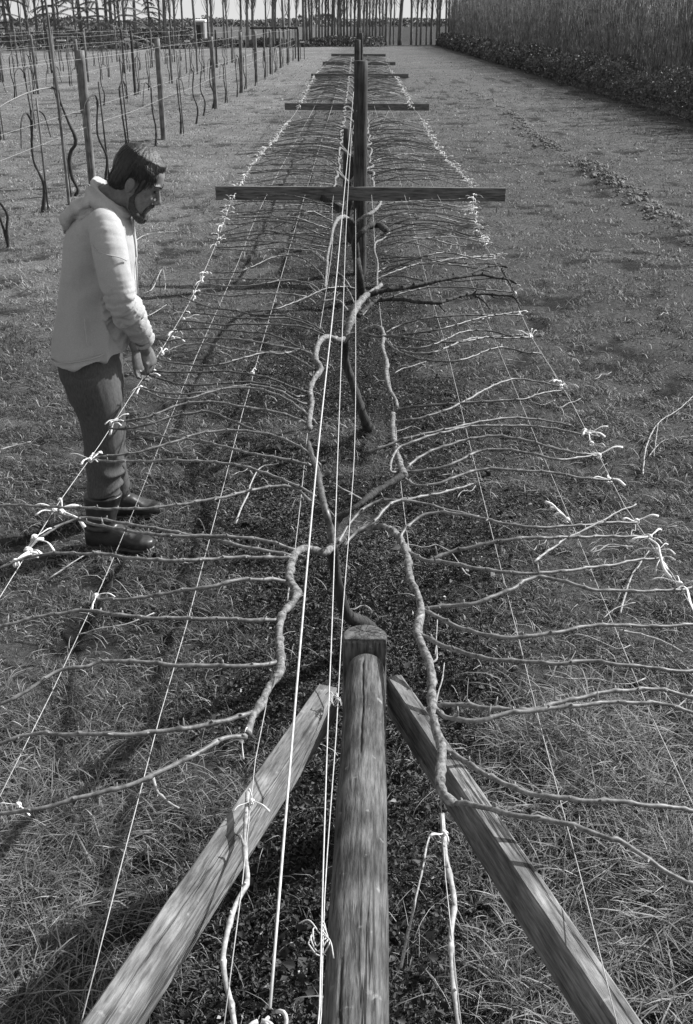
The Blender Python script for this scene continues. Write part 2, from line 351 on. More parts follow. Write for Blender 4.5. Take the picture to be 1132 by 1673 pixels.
# dry flat stalks
n = 7000; x, y = img_ground(n, 120, 2200); k = rng.random(len(x)) > .8*soil(x, y); x, y = x[k], y[k]; d = np.sqrt(x*x+y*y+H*H); nn = len(x)
parts.append(blades(x, y, rng.uniform(.05, .13, nn), np.maximum(.0016, .0006*d), rng.uniform(1.0, 1.45, nn), rng.uniform(.3, .6, nn), 3))
N = 700000; x, y = img_ground(N, 150, 2300, 0, 1132); k = cap_density(x, y, N, 16000, 2150*1132); x, y = x[k], y[k]
s = soil(x, y); wd_ = fbm(x, y, 3.2, 401, 4); k = (rng.random(len(x)) < s) & (rng.random(len(x)) < np.clip((wd_-.30)/.28, .05, 1)); x, y, wd_ = x[k], y[k], wd_[k]; n = len(x); dist = np.sqrt(x*x+y*y+H*H)
parts.append(blades(x, y, np.maximum(.006+.022*rng.random(n)*wd_*1.6, .0014*dist), np.maximum(.0020, .0009*dist)*rng.uniform(.6, 1.4, n), rng.uniform(.8, 1.5, n), (.03+.34*rng.beta(1.0, 3.0, n))*(.5+1.2*wd_), 3))
V, T, C = join(parts); o = np_mesh('grass', V, T, M['grass'], ('tone', C)); tag(o, kind='stuff', label='short rough grass covering the vineyard floor', cat='grass')
# ---- litter, crumbs and small weeds on the soil strip
N = 500000; x, y = img_ground(N, 200, 2300, 0, 1132); k = cap_density(x, y, N, 22000, 2100*1132); x, y = x[k], y[k]
s = soil(x, y); k = rng.random(len(x)) < s; x, y = x[k], y[k]; n = len(x); dist = np.sqrt(x*x+y*y+H*H)
sz = np.maximum(rng.lognormal(math.log(.0045), .55, n), .0009*dist); z = hgt(x, y)+rng.uniform(0, .022, n)*(fbm(x, y, 5, 3)*1.6)
def frame(n, tilt):
    a = rng.uniform(0, 2*np.pi, n); t = rng.uniform(-tilt, tilt, n); b = rng.uniform(-tilt, tilt, n)
    u = np.stack([np.cos(a)*np.cos(t), np.sin(a)*np.cos(t), np.sin(t)], -1); v = np.stack([-np.sin(a)*np.cos(b), np.cos(a)*np.cos(b), np.sin(b)], -1); return u, v
u, v = frame(n, 1.1); c = np.stack([x, y, z], -1); S = sz[:, None]; asp = rng.uniform(.25, .9, n)[:, None]
nrm = np.cross(u, v)
V = np.stack([c-u*S, c-v*S*asp+nrm*S*.25, c+u*S-nrm*S*.3, c+v*S*asp+nrm*S*.25], 1).reshape(-1, 3)
i4 = np.arange(n)*4; T = np.concatenate([np.stack([i4, i4+1, i4+2], -1), np.stack([i4, i4+2, i4+3], -1)])
tn = .012+.2*rng.beta(.8, 5.0, n); br = rng.random(n) < .008; tn[br] = rng.uniform(.3, .55, br.sum())
o = np_mesh('leaf_litter', V, T, M['litter'], ('tone', np.repeat(tn, 4))); tag(o, kind='stuff', label='dead leaves, soil crumbs and tiny weeds on the bare strip', cat='leaf litter')

# ---- turned clods line on the right
mb = MB()
for i in range(900):
    yy = 7.5+abs(random.gauss(0, 1))*11
    xx = 3.7+.18*(float(vn(0, yy, .6, 3))-.5)*2+random.gauss(0, .11); r = random.uniform(.008, .034)*(1 if float(vn(xx, yy, 1.2, 8)) > .4 else .5)
    b0 = len(mb.V); mb.ell((xx, yy, float(hgt(np.array(xx), np.array(yy)))+r*.3), (r*random.uniform(.8, 1.6), r*random.uniform(.8, 1.6), r*.8), Matrix.Rotation(random.uniform(0, 6), 3, 'Z'), 8, 5)
    for j in range(b0, len(mb.V)): mb.V[j] = jit(mb.V[j], r*.28)
o = mb.build('turf_clods', M['clod'], smooth=False); tag(o, kind='stuff', label='line of small turned clods running down the grass', cat='clods')

# ------------------------------------------------------------------ foreground strainer assembly
ORD = 'nearest second third fourth fifth sixth seventh eighth ninth tenth eleventh twelfth thirteenth fourteenth fifteenth sixteenth seventeenth eighteenth nineteenth twentieth'.split()
def ordw(i):
    tens = ['twent', 'thirt', 'fort', 'fift', 'sixt', 'sevent', 'eight', 'ninet']
    if i < 20: return ORD[i]
    t, u = divmod(i+1, 10); return tens[t-2]+('ieth' if u == 0 else 'y-'+['', 'first', 'second', 'third', 'fourth', 'fifth', 'sixth', 'seventh', 'eighth', 'ninth'][u])
# post with flat (halved) front face
c0 = P(596, 1050, .685); R0 = .0570
prof = []
for k in range(40):
    a = 2*math.pi*k/40; xx = math.cos(a)*R0; yy = math.sin(a)*R0*.98
    prof.append((xx*(1+.02*math.sin(3*a)), yy))
def dring(z, cut):
    return [(x, max(y, cut), z) for x, y in prof]
st = empty('strainer_post', (c0.x, c0.y+.025, 0)); tag(st, 'thick round strainer post with a notched flat-fronted top, at the far end of the log', 'post')
mb = MB(); rings = []
for z, cut in ((-.3, -1), (.1, -1), (.54, -1), (.55, -.018), (.60, -.018), (.678, -.018), (.685, -.014)): rings.append([Vector(v)*1 for v in dring(z, cut)])
for r in rings:
    for v in r: v.x *= 1+.012*math.sin(v.z*40); 
mb.loft(rings); mb.build('post_shaft', M['log'], st, False)
mb = MB(); R = []
for rr, zz in ((1, .6852), (.93, .6885), (.6, .6895), (.2, .690)):
    R.append([Vector((x*rr, (max(y, -.015)-.02)*rr+.02, zz)) for x, y in prof])
mb.loft(R, True); eg = mb.build('end_grain', M['endgrain'], st, True)
mb = MB()
for a_, l0, l1 in ((.5, .004, .05), (2.2, .006, .045), (1.35, .01, .055), (2.9, .01, .04), (-.15, .008, .045)):
    pp_ = [Vector((math.cos(a_)*q_+random.uniform(-.0012, .0012), .018+math.sin(a_)*q_*.75+random.uniform(-.0012, .0012), .6888+.0009*(1-(q_/.055)**2))) for q_ in np.linspace(l0, l1, 7)]
    mb.tube(pp_, lambda t: .0013*(1-.7*t), 5)
mb.build('drying_cracks', M['eye'], st)
# log
A0 = P(598, 1068, .668); B0 = P(579, 1673, .715)
d = (B0-A0); A0.z -= .048; B0.z -= .053; L = d.length*1.75; e, rot = along(A0, B0)
st = empty('stay_log', A0); st.rotation_euler = rot; tag(st, 'thick round weathered log lying towards the camera from the strainer post', 'log')
n = 240; rings = []; NS = 120
CRK = [(random.uniform(0, 6.28), random.uniform(0, .8)*L, random.uniform(.12, .45)*L, random.uniform(.003, .008), random.uniform(0, 9)) for _ in range(26)]
for i in range(n+1):
    t = i/n; z = L*t; r = (.0490+.010*t)*(1-.06*math.exp(-(z/.02)**2)); ring = []
    for k in range(NS):
        a = 2*math.pi*k/NS; q = 1+.018*mnoise.noise(Vector((math.cos(a)*1.5, math.sin(a)*1.5, z*5)))*2+.01*math.sin(a*2+z*3)
        kn = math.exp(-(((z-.36)/.035)**2)-(((a-1.6+.3) % 6.283-.0)/.5)**2)*.06
        for ca, z0, ln, dp, sd_ in CRK:
            if z0 < z < z0+ln:
                w_ = ca+.10*mnoise.noise(Vector((sd_, z*7, 0)))+.03*mnoise.noise(Vector((sd_, z*40, 3))); da = (a-w_+math.pi) % (2*math.pi)-math.pi
                q -= dp/r*math.exp(-(da/.035)**2)*min(1, (z-z0)/.04, (z0+ln-z)/.04)
        ring.append(Vector((math.cos(a)*r*(q+kn), math.sin(a)*r*(q+kn), z)))
    rings.append(ring)
mb = MB(); mb.loft(rings); mb.build('log_body', M['log'], st)
mb = MB(); mb.box((0, 0, 0), (.1, .1, .6)); lg = mb.build('support_leg', M['sawn'], st, False)
# place leg vertically under near end in world, convert to log space
def to_local(parent, world):
    Mx = Matrix.Translation(parent.location) @ parent.rotation_euler.to_matrix().to_4x4(); return Mx.inverted() @ world
near_end = A0+d.normalized()*L*.93
lg.matrix_local = to_local(st, Matrix.Translation((near_end.x, near_end.y, (near_end.z-.04)/2-.15)) @ Matrix.Diagonal((1, 1, (near_end.z+.3-.04)/.6, 1)))
# sawn braces
def brace(name, farL, farR, nearL, nearR, zf, zn, hh, label):
    a, b = P(*farL, zf), P(*farR, zf); c, e = P(*nearL, zn), P(*nearR, zn)
    m0 = (a+b)/2; m1 = (c+e)/2; ax = (m1-m0).normalized(); m0 = m0-ax*.045; Lx = (m1-m0).length*1.45
    w = .5*((b-a)-ax*(b-a).dot(ax)).length+.5*((e-c)-ax*(e-c).dot(ax)).length
    sx = Vector((0, 0, 1)).cross(ax).normalized(); up = ax.cross(sx)
    Rm = Matrix((sx, up, ax)).transposed(); st = empty(name, m0-up*hh/2); st.rotation_euler = Rm.to_euler(); tag(st, label, 'timber brace')
    mb = MB(); rings = []; nn = 60
    ch = .004
    for i in range(nn+1):
        z = Lx*i/nn; ring = []
        for cx, cy in ((-1, -1), (1, -1), (1, 1), (-1, 1)):
            for q in ((0, 1), (1, 0)) if cx*cy > 0 else ((1, 0), (0, 1)):
                x_ = cx*(w/2-(ch if q[0] else 0)); y_ = cy*(hh/2-(ch if q[1] else 0))
                ring.append(Vector((x_+.0012*mnoise.noise(Vector((cx*3+y_*9, cy, z*9))), y_+.0015*mnoise.noise(Vector((cx, 5+x_*9, z*9))), z)))
        rings.append(ring)
    mb.loft(rings); mb.build('beam', M['sawn'], st, False)
    ne = m0+ax*Lx*.95; mb = MB(); mb.box((0, 0, 0), (.07, .07, .6)); lg = mb.build('support_leg', M['sawn'], st, False)
    lg.matrix_local = to_local(st, Matrix.Translation((ne.x, ne.y, (ne.z-hh)/2-.15)) @ Matrix.Diagonal((1, 1, (ne.z+.3-hh+.02)/.6, 1)))
    return st
brace('timber_brace', (507, 1135), (545, 1135), (130, 1673), (191, 1673), .635, .74, .085, 'square sawn timber brace splayed to the left of the log')
brace('timber_brace', (640, 1110), (668, 1127), (999, 1673), (1060, 1673), .635, .74, .105, 'square sawn timber brace splayed to the right of the log, its left face in shade')

# ------------------------------------------------------------------ trellis posts and arms
PX = [(588, 9.25, .059), (582.5, 19.5, .055), (588, 30, .055), (583.5, 40, .055), (586, 50, .05)]
ARM = [((352, 306), (826, 305), 9.2), ((465, 165), (701, 173), 19.4), ((508, 119), (667, 122), 29.8), ((527, 101), (646, 101), 39.8), ((541, 88), (630, 88), 49.8)]
plab = ['tall dark post carrying the widest cross arm, nearest along the trellis', 'dark post with the second cross arm, partly hidden by the nearest post', 'dark post carrying the third cross arm down the trellis', 'dark post carrying the fourth cross arm down the trellis', 'farthest dark post of the trellis row']
for i, (px, D, r) in enumerate(PX):
    b = PY(px, 400, D); st = empty('trellis_post', (b.x, D, 0)); tag(st, plab[i], 'post', 'dark trellis posts down the centre row')
    mb = MB(); rings = []; top = 1.79 if i != 3 else 1.86
    for j in range(25):
        z = -.2+(top+.2)*j/24; ring = []
        for k in range(20):
            a = 2*math.pi*k/20; q = r*(1.03-.03*j/24)*(1+.03*mnoise.noise(Vector((math.cos(a), math.sin(a)+i*9, z*2)))); ring.append(Vector((math.cos(a)*q, math.sin(a)*q, z)))
        rings.append(ring)
    top_r = [v.copy() for v in rings[-1]]
    for v in top_r: v.x *= .9; v.y *= .9; v.z += .006
    rings.append(top_r); mb.loft(rings); mb.build('post_shaft', M['darkpost'], st, True)
    l, rr, D2 = ARM[i]; yf = D-r-.024; a, c = PY(l[0], l[1], yf), PY(rr[0], rr[1], yf); z = .72-.045
    zc = (a.z+c.z)/2; hh = .115 if i < 2 else .11
    mb = MB(); nn = 24
    rings = []
    for j in range(nn+1):
        t = j/nn; p = a.lerp(c, t); tilt = (.5-t)*.012
        ring = []
        for dy, dz in ((-.02, -.5), (.02, -.5), (.02, .5), (-.02, .5)): ring.append(Vector((p.x-b.x, p.y-D+dy, zc-hh/2+dz*hh+tilt+.002*mnoise.noise(Vector((t*9, dz, i))))))
        rings.append(ring)
    mb.loft(rings); mb.build('cross_arm', M['arm'], st, False)
    if i == 0:
        mb = MB(); mb.box((-.26, -.115, zc-.14), (.22, .03, .05), Matrix.Rotation(.55, 3, 'Y')); mb.build('arm_strut', M['darkpost'], st, False)
for j, (px, D, zt) in enumerate([(567, 14.5, .78)]):
    b = PY(px, 250, D); mb = MB(); mb.tube([(0, 0, -.2), (0, 0, .3), (.01, 0, zt)], lambda t: .058, 14)
    o = mb.build('stub_post', M['darkpost'], loc=(b.x, D, 0)); tag(o, 'short dark stub post just left behind the nearest tall trellis post', 'post')

# ------------------------------------------------------------------ wires
ZW = .72
def wpath(pts, z=ZW):
    return [P(p[0], p[1], p[2] if len(p) > 2 else z) for p in pts]
WIRES = {
 'w1': ([(-90, 1120), (0, 985), (26, 930), (56, 884), (88, 832), (150, 750), (182, 692), (238, 613), (270, 560), (298, 515), (325, 462), (348, 410), (367, 360), (380, 325), (412, 270), (455, 220), (490, 172), (512, 128), (530, 106), (541, 93)], 'outermost wire on the left side, knotted with white ties', .0010),
 'w2': ([(-60, 1420), (0, 1318), (65, 1196), (95, 1097), (146, 1004), (185, 911), (208, 860), (308, 611), (380, 450), (442, 306), (515, 172), (536, 125), (548, 103), (556, 90)], 'thin wire second in from the left edge, crossing under the canes', .0010),
 'w3': ([(110, 1760), (135, 1655), (177, 1497), (248, 1215), (297, 1050), (375, 756), (412, 618), (502, 306), (543, 172), (558, 124), (564, 103)], 'thin wire third in from the left edge', .0010),
 'w4': ([(360, 1720), (385, 1560), (410, 1290), (440, 1120), (465, 1020), (480, 910), (490, 830), (508, 650), (519, 560), (543, 400), (546, 306), (565, 172), (571, 124)], 'wire carrying the left cordon', .0010),
 'w5': ([(-40, 1, 0)], '', 0),
 'w6': ([(756, 1700), (748, 1640), (732, 1500), (722, 1330), (712, 1190), (700, 1090), (684, 1004), (673, 935), (661, 841), (651, 760), (645, 680), (632, 590), (622, 520), (614, 430), (606, 306), (594, 172), (590, 124)], 'wire carrying the right cordon', .0010),
 'w7': ([(1030, 1760, .81), (1007, 1673, .79), (980, 1561, .765), (940, 1400, .735), (916, 1322), (875, 1154), (836, 999), (766, 721), (727, 560), (700, 470), (655, 300), (611, 172), (601, 124), (594, 103)], 'thin wire just right of the right cordon, crossing above the right brace', .0010),
 'w8': ([(1200, 1460), (1129, 1300), (1057, 1154), (1005, 1024), (973, 950), (927, 838), (857, 673), (814, 569), (770, 460), (708, 305), (634, 172), (616, 124), (606, 103), (600, 90)], 'thin wire second in from the right edge', .0010),
 'w9': ([(1190, 1090), (1132, 1000), (1108, 955), (1060, 877), (1032, 845), (1000, 790), (955, 697), (915, 625), (865, 545), (846, 500), (815, 438), (795, 405), (775, 350), (770, 303), (738, 268), (712, 240), (686, 190), (672, 172), (652, 135), (640, 118), (630, 98)], 'outermost wire on the right side, knotted with white ties', .0010)}
del WIRES['w5']
for k, (pts, lab, r) in WIRES.items():
    pp = wpath(pts); pp = catmull(pp, 90); mb = MB(); mb.tube(pp, lambda t: r*(1+2.2*t), 6)
    o = mb.build('trellis_wire', M['wire' if 'outermost' in lab else 'wire_dull']); tag(o, 'galvanised '+lab, 'wire', 'trellis wires')
W1 = catmull(wpath(WIRES['w1'][0]), 400); W9 = catmull(wpath(WIRES['w9'][0]), 400)
# three top wires down the middle
topz = 1.45
def onz(pts): return [P(a, b, z) for a, b, z in pts]
w = onz([(441, 1648, 1.08), (478, 1200, 1.12), (517, 760, 1.2), (547, 480, 1.26), (560, 340, 1.3), (573, 200, 1.38)])+[PY(577.5, 150, 9.15)]
mb = MB(); mb.tube(catmull(w, 60), .0019, 8)
A1 = P(441, 1648, 1.08); loop = [A1+Vector((.012*math.sin(a)+.008, -.012+.012*math.cos(a)-.004, .004*math.sin(a*2))) for a in np.linspace(0, 5.4, 16)]
mb.tube(loop, .0024, 8)
loop = [A1+Vector((-.008+.016*math.sin(a), -.034+.016*math.cos(a), .003)) for a in np.linspace(0, 6.0, 18)]; mb.tube(loop, .0028, 8)
tail = [A1+Vector((-.004, -.05, 0)), A1+Vector((-.03, -.2, -.05)), A1+Vector((-.06, -.5, -.3)), A1+Vector((-.1, -.62, -.52))]; mb.tube(catmull(tail, 10), .0024, 8)
o = mb.build('trellis_wire', M['wire']); tag(o, 'thick bright high wire ending in a twisted hook at the bottom', 'wire', 'trellis wires')
w = onz([(512, 1760, .76), (521, 1673, .76), (527, 1450, .76), (535, 1200, .79), (543, 1000, .86), (551, 760, .95), (560, 520, 1.1), (567, 340, 1.2)])+[PY(575, 220, 9.18), PY(583, 180, 9.18)]
mb = MB(); mb.tube(catmull(w, 70), .0014, 8); o = mb.build('trellis_wire', M['wire']); tag(o, 'high wire passing close along the left of the log to the nearest tall post', 'wire', 'trellis wires')
w = onz([(516, 1760, .69), (524, 1673, .69), (531, 1450, .68), (549, 1200, .67), (553, 1125, .67), (560, 1000, .72), (573, 830, .75), (580, 700, .85), (581, 500, .95)])+[PY(581, 340, 9.15)]
mb = MB(); mb.tube(catmull(w, 70), .0012, 8); o = mb.build('trellis_wire', M['wire']); tag(o, 'straight central wire dropping from the tall post to the strainer post', 'wire', 'trellis wires')
# loose wire knots at the log side
for (px, py, z, s_, lab) in ((522, 1525, .75, .022, 'loose loop of tie wire twisted on the wire beside the log'), (547, 1140, .67, .014, 'small twist of wire at the left of the strainer post')):
    c = P(px, py, z); mb = MB()
    for q in range(3):
        mb.tube([c+Vector((s_*.5*math.sin(a)*(1+.3*q), s_*(math.cos(a)-.4*q), .006*math.sin(a*3+q))) for a in np.linspace(0, 5.6, 16)], .0013, 6)
    mb.tube(catmull([c, c+Vector((s_*.8, -s_, .01)), c+Vector((s_*1.1, -s_*2.2, .0))], 8), .0013, 6)
    mb.tube(catmull([c, c+Vector((-s_*.8, s_*.8, .01)), c+Vector((-s_*1.6, s_*.9, .0))], 8), .0013, 6)
    o = mb.build('wire_knot', M['wire']); tag(o, lab, 'wire knot')

# ------------------------------------------------------------------ vines
def cane_mb(mb, pts, r0, r1, sides=7, step=.009, bud=True):
    Lg = sum((Vector(pts[i+1])-Vector(pts[i])).length for i in range(len(pts)-1)); n = max(8, int(Lg/step)); pp = catmull(pts, n)
    inter = random.uniform(.055, .085); ph = random.uniform(0, inter); rad = []; zig = []
    for i, p in enumerate(pp):
        s_ = Lg*i/n; u = ((s_+ph) % inter)/inter; dn = min(u, 1-u)*inter; t = i/n
        rad.append((r0+(r1-r0)*t)*(1+.42*math.exp(-(dn/.006)**2))); zig.append((abs(u-.5)*4-1)*.0018)
        k = int((s_+ph)/inter); pp[i] = p+Vector((0, (1 if k % 2 else -1)*.0016, abs(2*u-1)*.002))
    mb.tube(pp, rad, sides)
    if bud:
        s_ = inter-ph; k = 0
        while s_ < Lg-.01:
            i = min(n-1, int(s_/Lg*n)); p = pp[i]; dr = Vector((random.uniform(-.3, .3), random.choice((-1, 1))*.6, random.uniform(.1, 1))).normalized(); r = rad[i]
            ln = random.uniform(.005, .009) if random.random() < .82 else random.uniform(.012, .03)
            mb.tube([p+dr*r*.5, p+dr*(r+ln*.6), p+dr*(r+ln)], [r*.55, r*.4, r*.15], 5)
            s_ += inter; k += 1
    return mb
def cane(parent, pts, r0=.0052, r1=.0036, sides=7, name='cane', m='cane', step=.009, bud=True):
    mb = MB(); cane_mb(mb, pts, r0, r1, sides, step, bud)
    L0 = parent.location; mb.V = [v-L0 for v in mb.V]; return mb.build(name, M[m], parent)
def limb(parent, pts, rads, name, m, sides=12, rough=.12):
    pp = catmull(pts, max(16, len(pts)*7)); n = len(pp); mb = MB(); L0 = parent.location
    rr = [float(np.interp(i/(n-1), np.linspace(0, 1, len(rads)), rads))*(1+rough*mnoise.noise(pp[i]*45)+rough*.8*mnoise.noise(pp[i]*18)+(1.6*rough*max(0, mnoise.noise(pp[i]*30+Vector((7, 3, 1)))-.25)*2)) for i in range(n)]
    mb.tube(pp, rr, sides)
    for j, v in enumerate(mb.V): i = min(n-1, j//sides); c = pp[i]; mb.V[j] = c+(v-c)*(1+rough*1.3*mnoise.noise(v*70))-L0
    return mb.build(name, M[m], parent)
def pz(pts, z0, z1, arch=.05):
    n = len(pts); return [P(a, b, z0+(z1-z0)*i/(n-1)+arch*math.sin(math.pi*i/(n-1))) for i, (a, b) in enumerate(pts)]
def vine_root(px, py, lab): 
    b = P(px, py, 0); o = empty('grapevine', b); return tag(o, lab, 'grapevine', 'grapevines trained on the centre trellis')
v1 = vine_root(600, 1030, 'nearest grapevine, dark trunk behind the notched strainer post, gnarled cordons both sides')
v2 = vine_root(600, 693, 'second grapevine, dark leaning trunk standing in the open soil midway to the tall post')
v3 = vine_root(589, 478, 'third grapevine, dark forked trunk directly against the nearest tall post')
def trunk(v, pts, zt, r, name='trunk'):
    n = len(pts); q = [P(a, b, zt*(i/(n-1))**.9) for i, (a, b) in enumerate(pts)]; q[0].z = -.03
    limb(v, q, r, name, 'trunk'); return q[-1]
trunk(v1, [(606, 1036), (600, 1022), (568, 1005), (555, 971), (547, 931), (544, 905), (543, 890)], .62, [.036, .026, .022, .019, .019, .02])
trunk(v2, [(604, 697), (597, 689), (586, 657), (575, 622), (565, 592), (564, 568), (563, 553)], .62, [.04, .028, .023, .021, .02, .021])
trunk(v3, [(592, 484), (589, 465), (586, 445), (582, 420), (580, 400), (577, 378), (572, 358)], .68, [.05, .035, .032, .032, .03, .026])
def arm(v, pts, r, m='cordon', z0=.64, z1=ZW+.012):
    n = len(pts); q = [P(a, b, z0+(z1-z0)*min(1, 3.0*i/(n-1))) for i, (a, b) in enumerate(pts)]; return limb(v, q, [k*(.84 if v is v1 else .74 if v is v2 else .66) for k in r], 'cordon', m, 12, .26)
arm(v1, [(543, 893), (530, 903), (515, 899), (498, 896), (482, 905), (475, 925), (473, 948), (484, 965), (478, 985), (462, 1002), (456, 1030), (458, 1070), (456, 1098), (438, 1125), (428, 1148), (412, 1172), (405, 1200)], [.016, .014, .0135, .013, .012, .013, .012, .010])
arm(v1, [(543, 895), (560, 878), (585, 866), (608, 861), (630, 862), (650, 876), (664, 902), (668, 930), (672, 950), (684, 975), (688, 1000), (682, 1030), (692, 1060), (704, 1095), (706, 1150), (712, 1190), (722, 1225), (719, 1270), (724, 1296), (742, 1313)], [.016, .013, .012, .0115, .011, .013, .012, .012, .013, .012])
arm(v1, [(543, 893), (540, 862), (532, 835), (524, 798), (519, 770), (510, 748), (504, 722)], [.015, .012, .012, .011, .009], m='cane_dark')
arm(v1, [(545, 885), (551, 850), (584, 826), (616, 802), (643, 786), (658, 777)], [.015, .011, .012, .012, .013], m='trunk')
arm(v2, [(563, 556), (549, 555), (536, 550), (525, 555), (518, 567), (516, 588), (525, 602), (514, 618), (507, 637), (509, 658), (506, 682), (506, 702)], [.02, .018, .017, .015, .013, .012])
arm(v2, [(563, 556), (574, 548), (590, 543), (608, 535), (620, 535), (627, 546), (625, 568), (632, 592), (631, 613), (637, 638), (646, 652), (650, 668)], [.019, .014, .012, .012, .009, .009])
arm(v2, [(642, 676), (642, 707), (648, 740), (655, 762), (661, 778)], [.013, .012, .013, .018], z0=.73)
arm(v2, [(563, 553), (572, 530), (582, 503), (597, 484), (612, 474), (623, 465)], [.024, .024, .026, .018, .014])
arm(v2, [(574, 524), (567, 508), (557, 494), (545, 490), (527, 492)], [.016, .012, .009, .007])
arm(v3, [(572, 360), (563, 355), (553, 357), (546, 368), (543, 379), (541, 392), (538, 404), (535, 420), (534, 440), (531, 470)], [.026, .02, .015, .013, .012, .010])
arm(v3, [(580, 392), (590, 381), (602, 370), (614, 367), (624, 370), (632, 378)], [.034, .034, .034, .036, .03], m='trunk')
arm(v3, [(580, 366), (594, 354), (608, 347), (618, 338), (622, 330)], [.022, .02, .018, .015])
arm(v3, [(636, 379), (626, 391), (614, 396), (612, 410), (617, 430), (616, 455), (617, 480)], [.012, .012, .010, .009, .009, .009], z0=.73)
# lower stretch of cordon hanging on the end wires
hang = [((405, 1295), (400, 1385), (404, 1440), (385, 1480), (368, 1540), (366, 1590), (382, 1665), (388, 1740)), ((722, 1330), (728, 1400), (742, 1470), (737, 1530), (740, 1600), (750, 1680), (756, 1750))]
for q in hang: cane(v1, [P(a, b, .715) for a, b in q], .0050, .0042, name='hanging_shoot', m='twig')
CL = [
 [(404,1202),(395,1205),(370,1206),(340,1220),(300,1243),(236,1273),(180,1292),(115,1308),(50,1324),(0,1331),(-60,1340)],
 [(420,1160),(408,1165),(370,1178),(320,1187),(280,1194),(205,1200),(120,1200),(65,1199),(20,1208),(-40,1228)],
 [(455,1084),(445,1085),(420,1088),(385,1088),(310,1088),(225,1082),(172,1080),(140,1090),(97,1095),(65,1115),(35,1135),(0,1150),(-40,1163)],
 [(456,1014),(446,1014),(400,1013),(330,1011),(250,1010),(200,1006),(170,1001),(130,998),(95,1003),(45,1012),(0,1025),(-40,1037)],
 [(485,958),(453,948),(426,947),(392,948),(371,952),(326,962),(289,966),(223,978),(157,980)],
 [(476,913),(407,911),(339,914),(305,916),(232,914),(172,906),(130,905),(80,905),(41,912),(0,928),(-30,940)],
 [(476,908),(430,900),(384,890),(335,878),(290,871),(232,860),(191,854),(148,846),(122,850),(96,860),(74,873),(56,884),(44,897)],
 [(483,899),(445,887),(403,879),(343,876),(267,875),(206,867),(160,858),(130,850),(100,840),(80,834)],
 [(512,826),(498,811),(483,798),(457,795),(426,798),(392,806),(358,814),(316,821),(278,827),(236,831),(183,832),(130,830),(88,829),(40,826),(0,826),(-30,826)],
 [(521,815),(510,809),(491,797),(453,781),(411,766),(373,758),(339,755),(278,752),(244,754),(202,754),(172,754),(149,750)],
 [(523,760),(506,742),(476,723),(434,709),(392,704),(358,704),(320,710),(293,719),(255,731),(221,740),(183,745),(150,747)],
 [(512,762),(500,759),(464,750),(430,745),(396,738),(358,728),(320,719),(274,714),(240,707),(183,700)],
 [(440,712),(411,702),(373,685),(339,673),(312,675),(282,681),(244,693),(213,700),(179,700)],
 [(510,697),(483,684),(449,673),(403,666),(358,658),(320,657),(293,662),(270,670),(240,682),(202,688),(180,692)],
 [(517,693),(502,678),(472,655),(441,641),(415,635),(377,634),(343,641),(305,652),(271,651),(248,644),(229,634)],
 [(510,662),(490,658),(468,645),(453,638),(419,630),(392,631),(358,636),(327,642),(289,644),(255,640),(229,633)],
 [(502,647),(483,648),(457,634),(411,625),(365,626),(335,629),(297,629),(274,623),(240,612)],
 [(500,641),(468,630),(449,621),(419,614),(373,607),(335,608),(293,609),(240,606)],
 [(515,605),(489,589),(463,577),(431,577),(394,586),(365,594),(341,598),(308,596),(267,590),(250,581)],
 [(518,589),(505,577),(481,570),(450,565),(426,560),(386,554),(365,553),(333,552),(301,553),(272,558)],
 [(516,590),(497,573),(460,578),(426,576),(386,571),(365,568),(346,563),(322,562),(296,565),(268,576)],
 [(516,586),(505,576),(481,564),(457,552),(436,545),(412,543),(386,541),(351,538),(320,537),(293,539),(281,541)],
 [(529,547),(510,539),(487,533),(457,531),(426,530),(391,530),(359,531),(328,527),(294,524)],
 [(530,544),(513,532),(492,523),(465,516),(439,515),(412,514),(381,507),(349,504),(320,494),(300,486)],
 [(526,543),(503,531),(481,523),(463,520),(428,521),(391,520),(359,516),(330,513),(302,511)],
 [(579,471),(561,469),(532,472),(505,484),(489,491),(471,498),(450,505),(420,509),(394,509),(365,505),(320,497)],
 [(515,496),(503,487),(489,483),(460,480),(426,480),(397,482),(378,484),(349,482),(320,477)],
 [(522,487),(513,474),(497,464),(476,459),(455,459),(434,463),(407,467),(375,468),(333,464)],
 [(526,480),(516,470),(503,463),(465,457),(418,456),(381,456),(334,457)],
 [(533,467),(526,450),(514,437),(498,424),(478,418),(455,419),(439,423),(423,431),(404,439),(386,445),(343,446)],
 [(535,432),(519,418),(501,405),(487,397),(475,393),(455,396),(425,400),(397,403),(355,405)],
 [(533,428),(514,412),(490,408),(469,407),(439,406),(410,410),(380,408),(352,408)]]
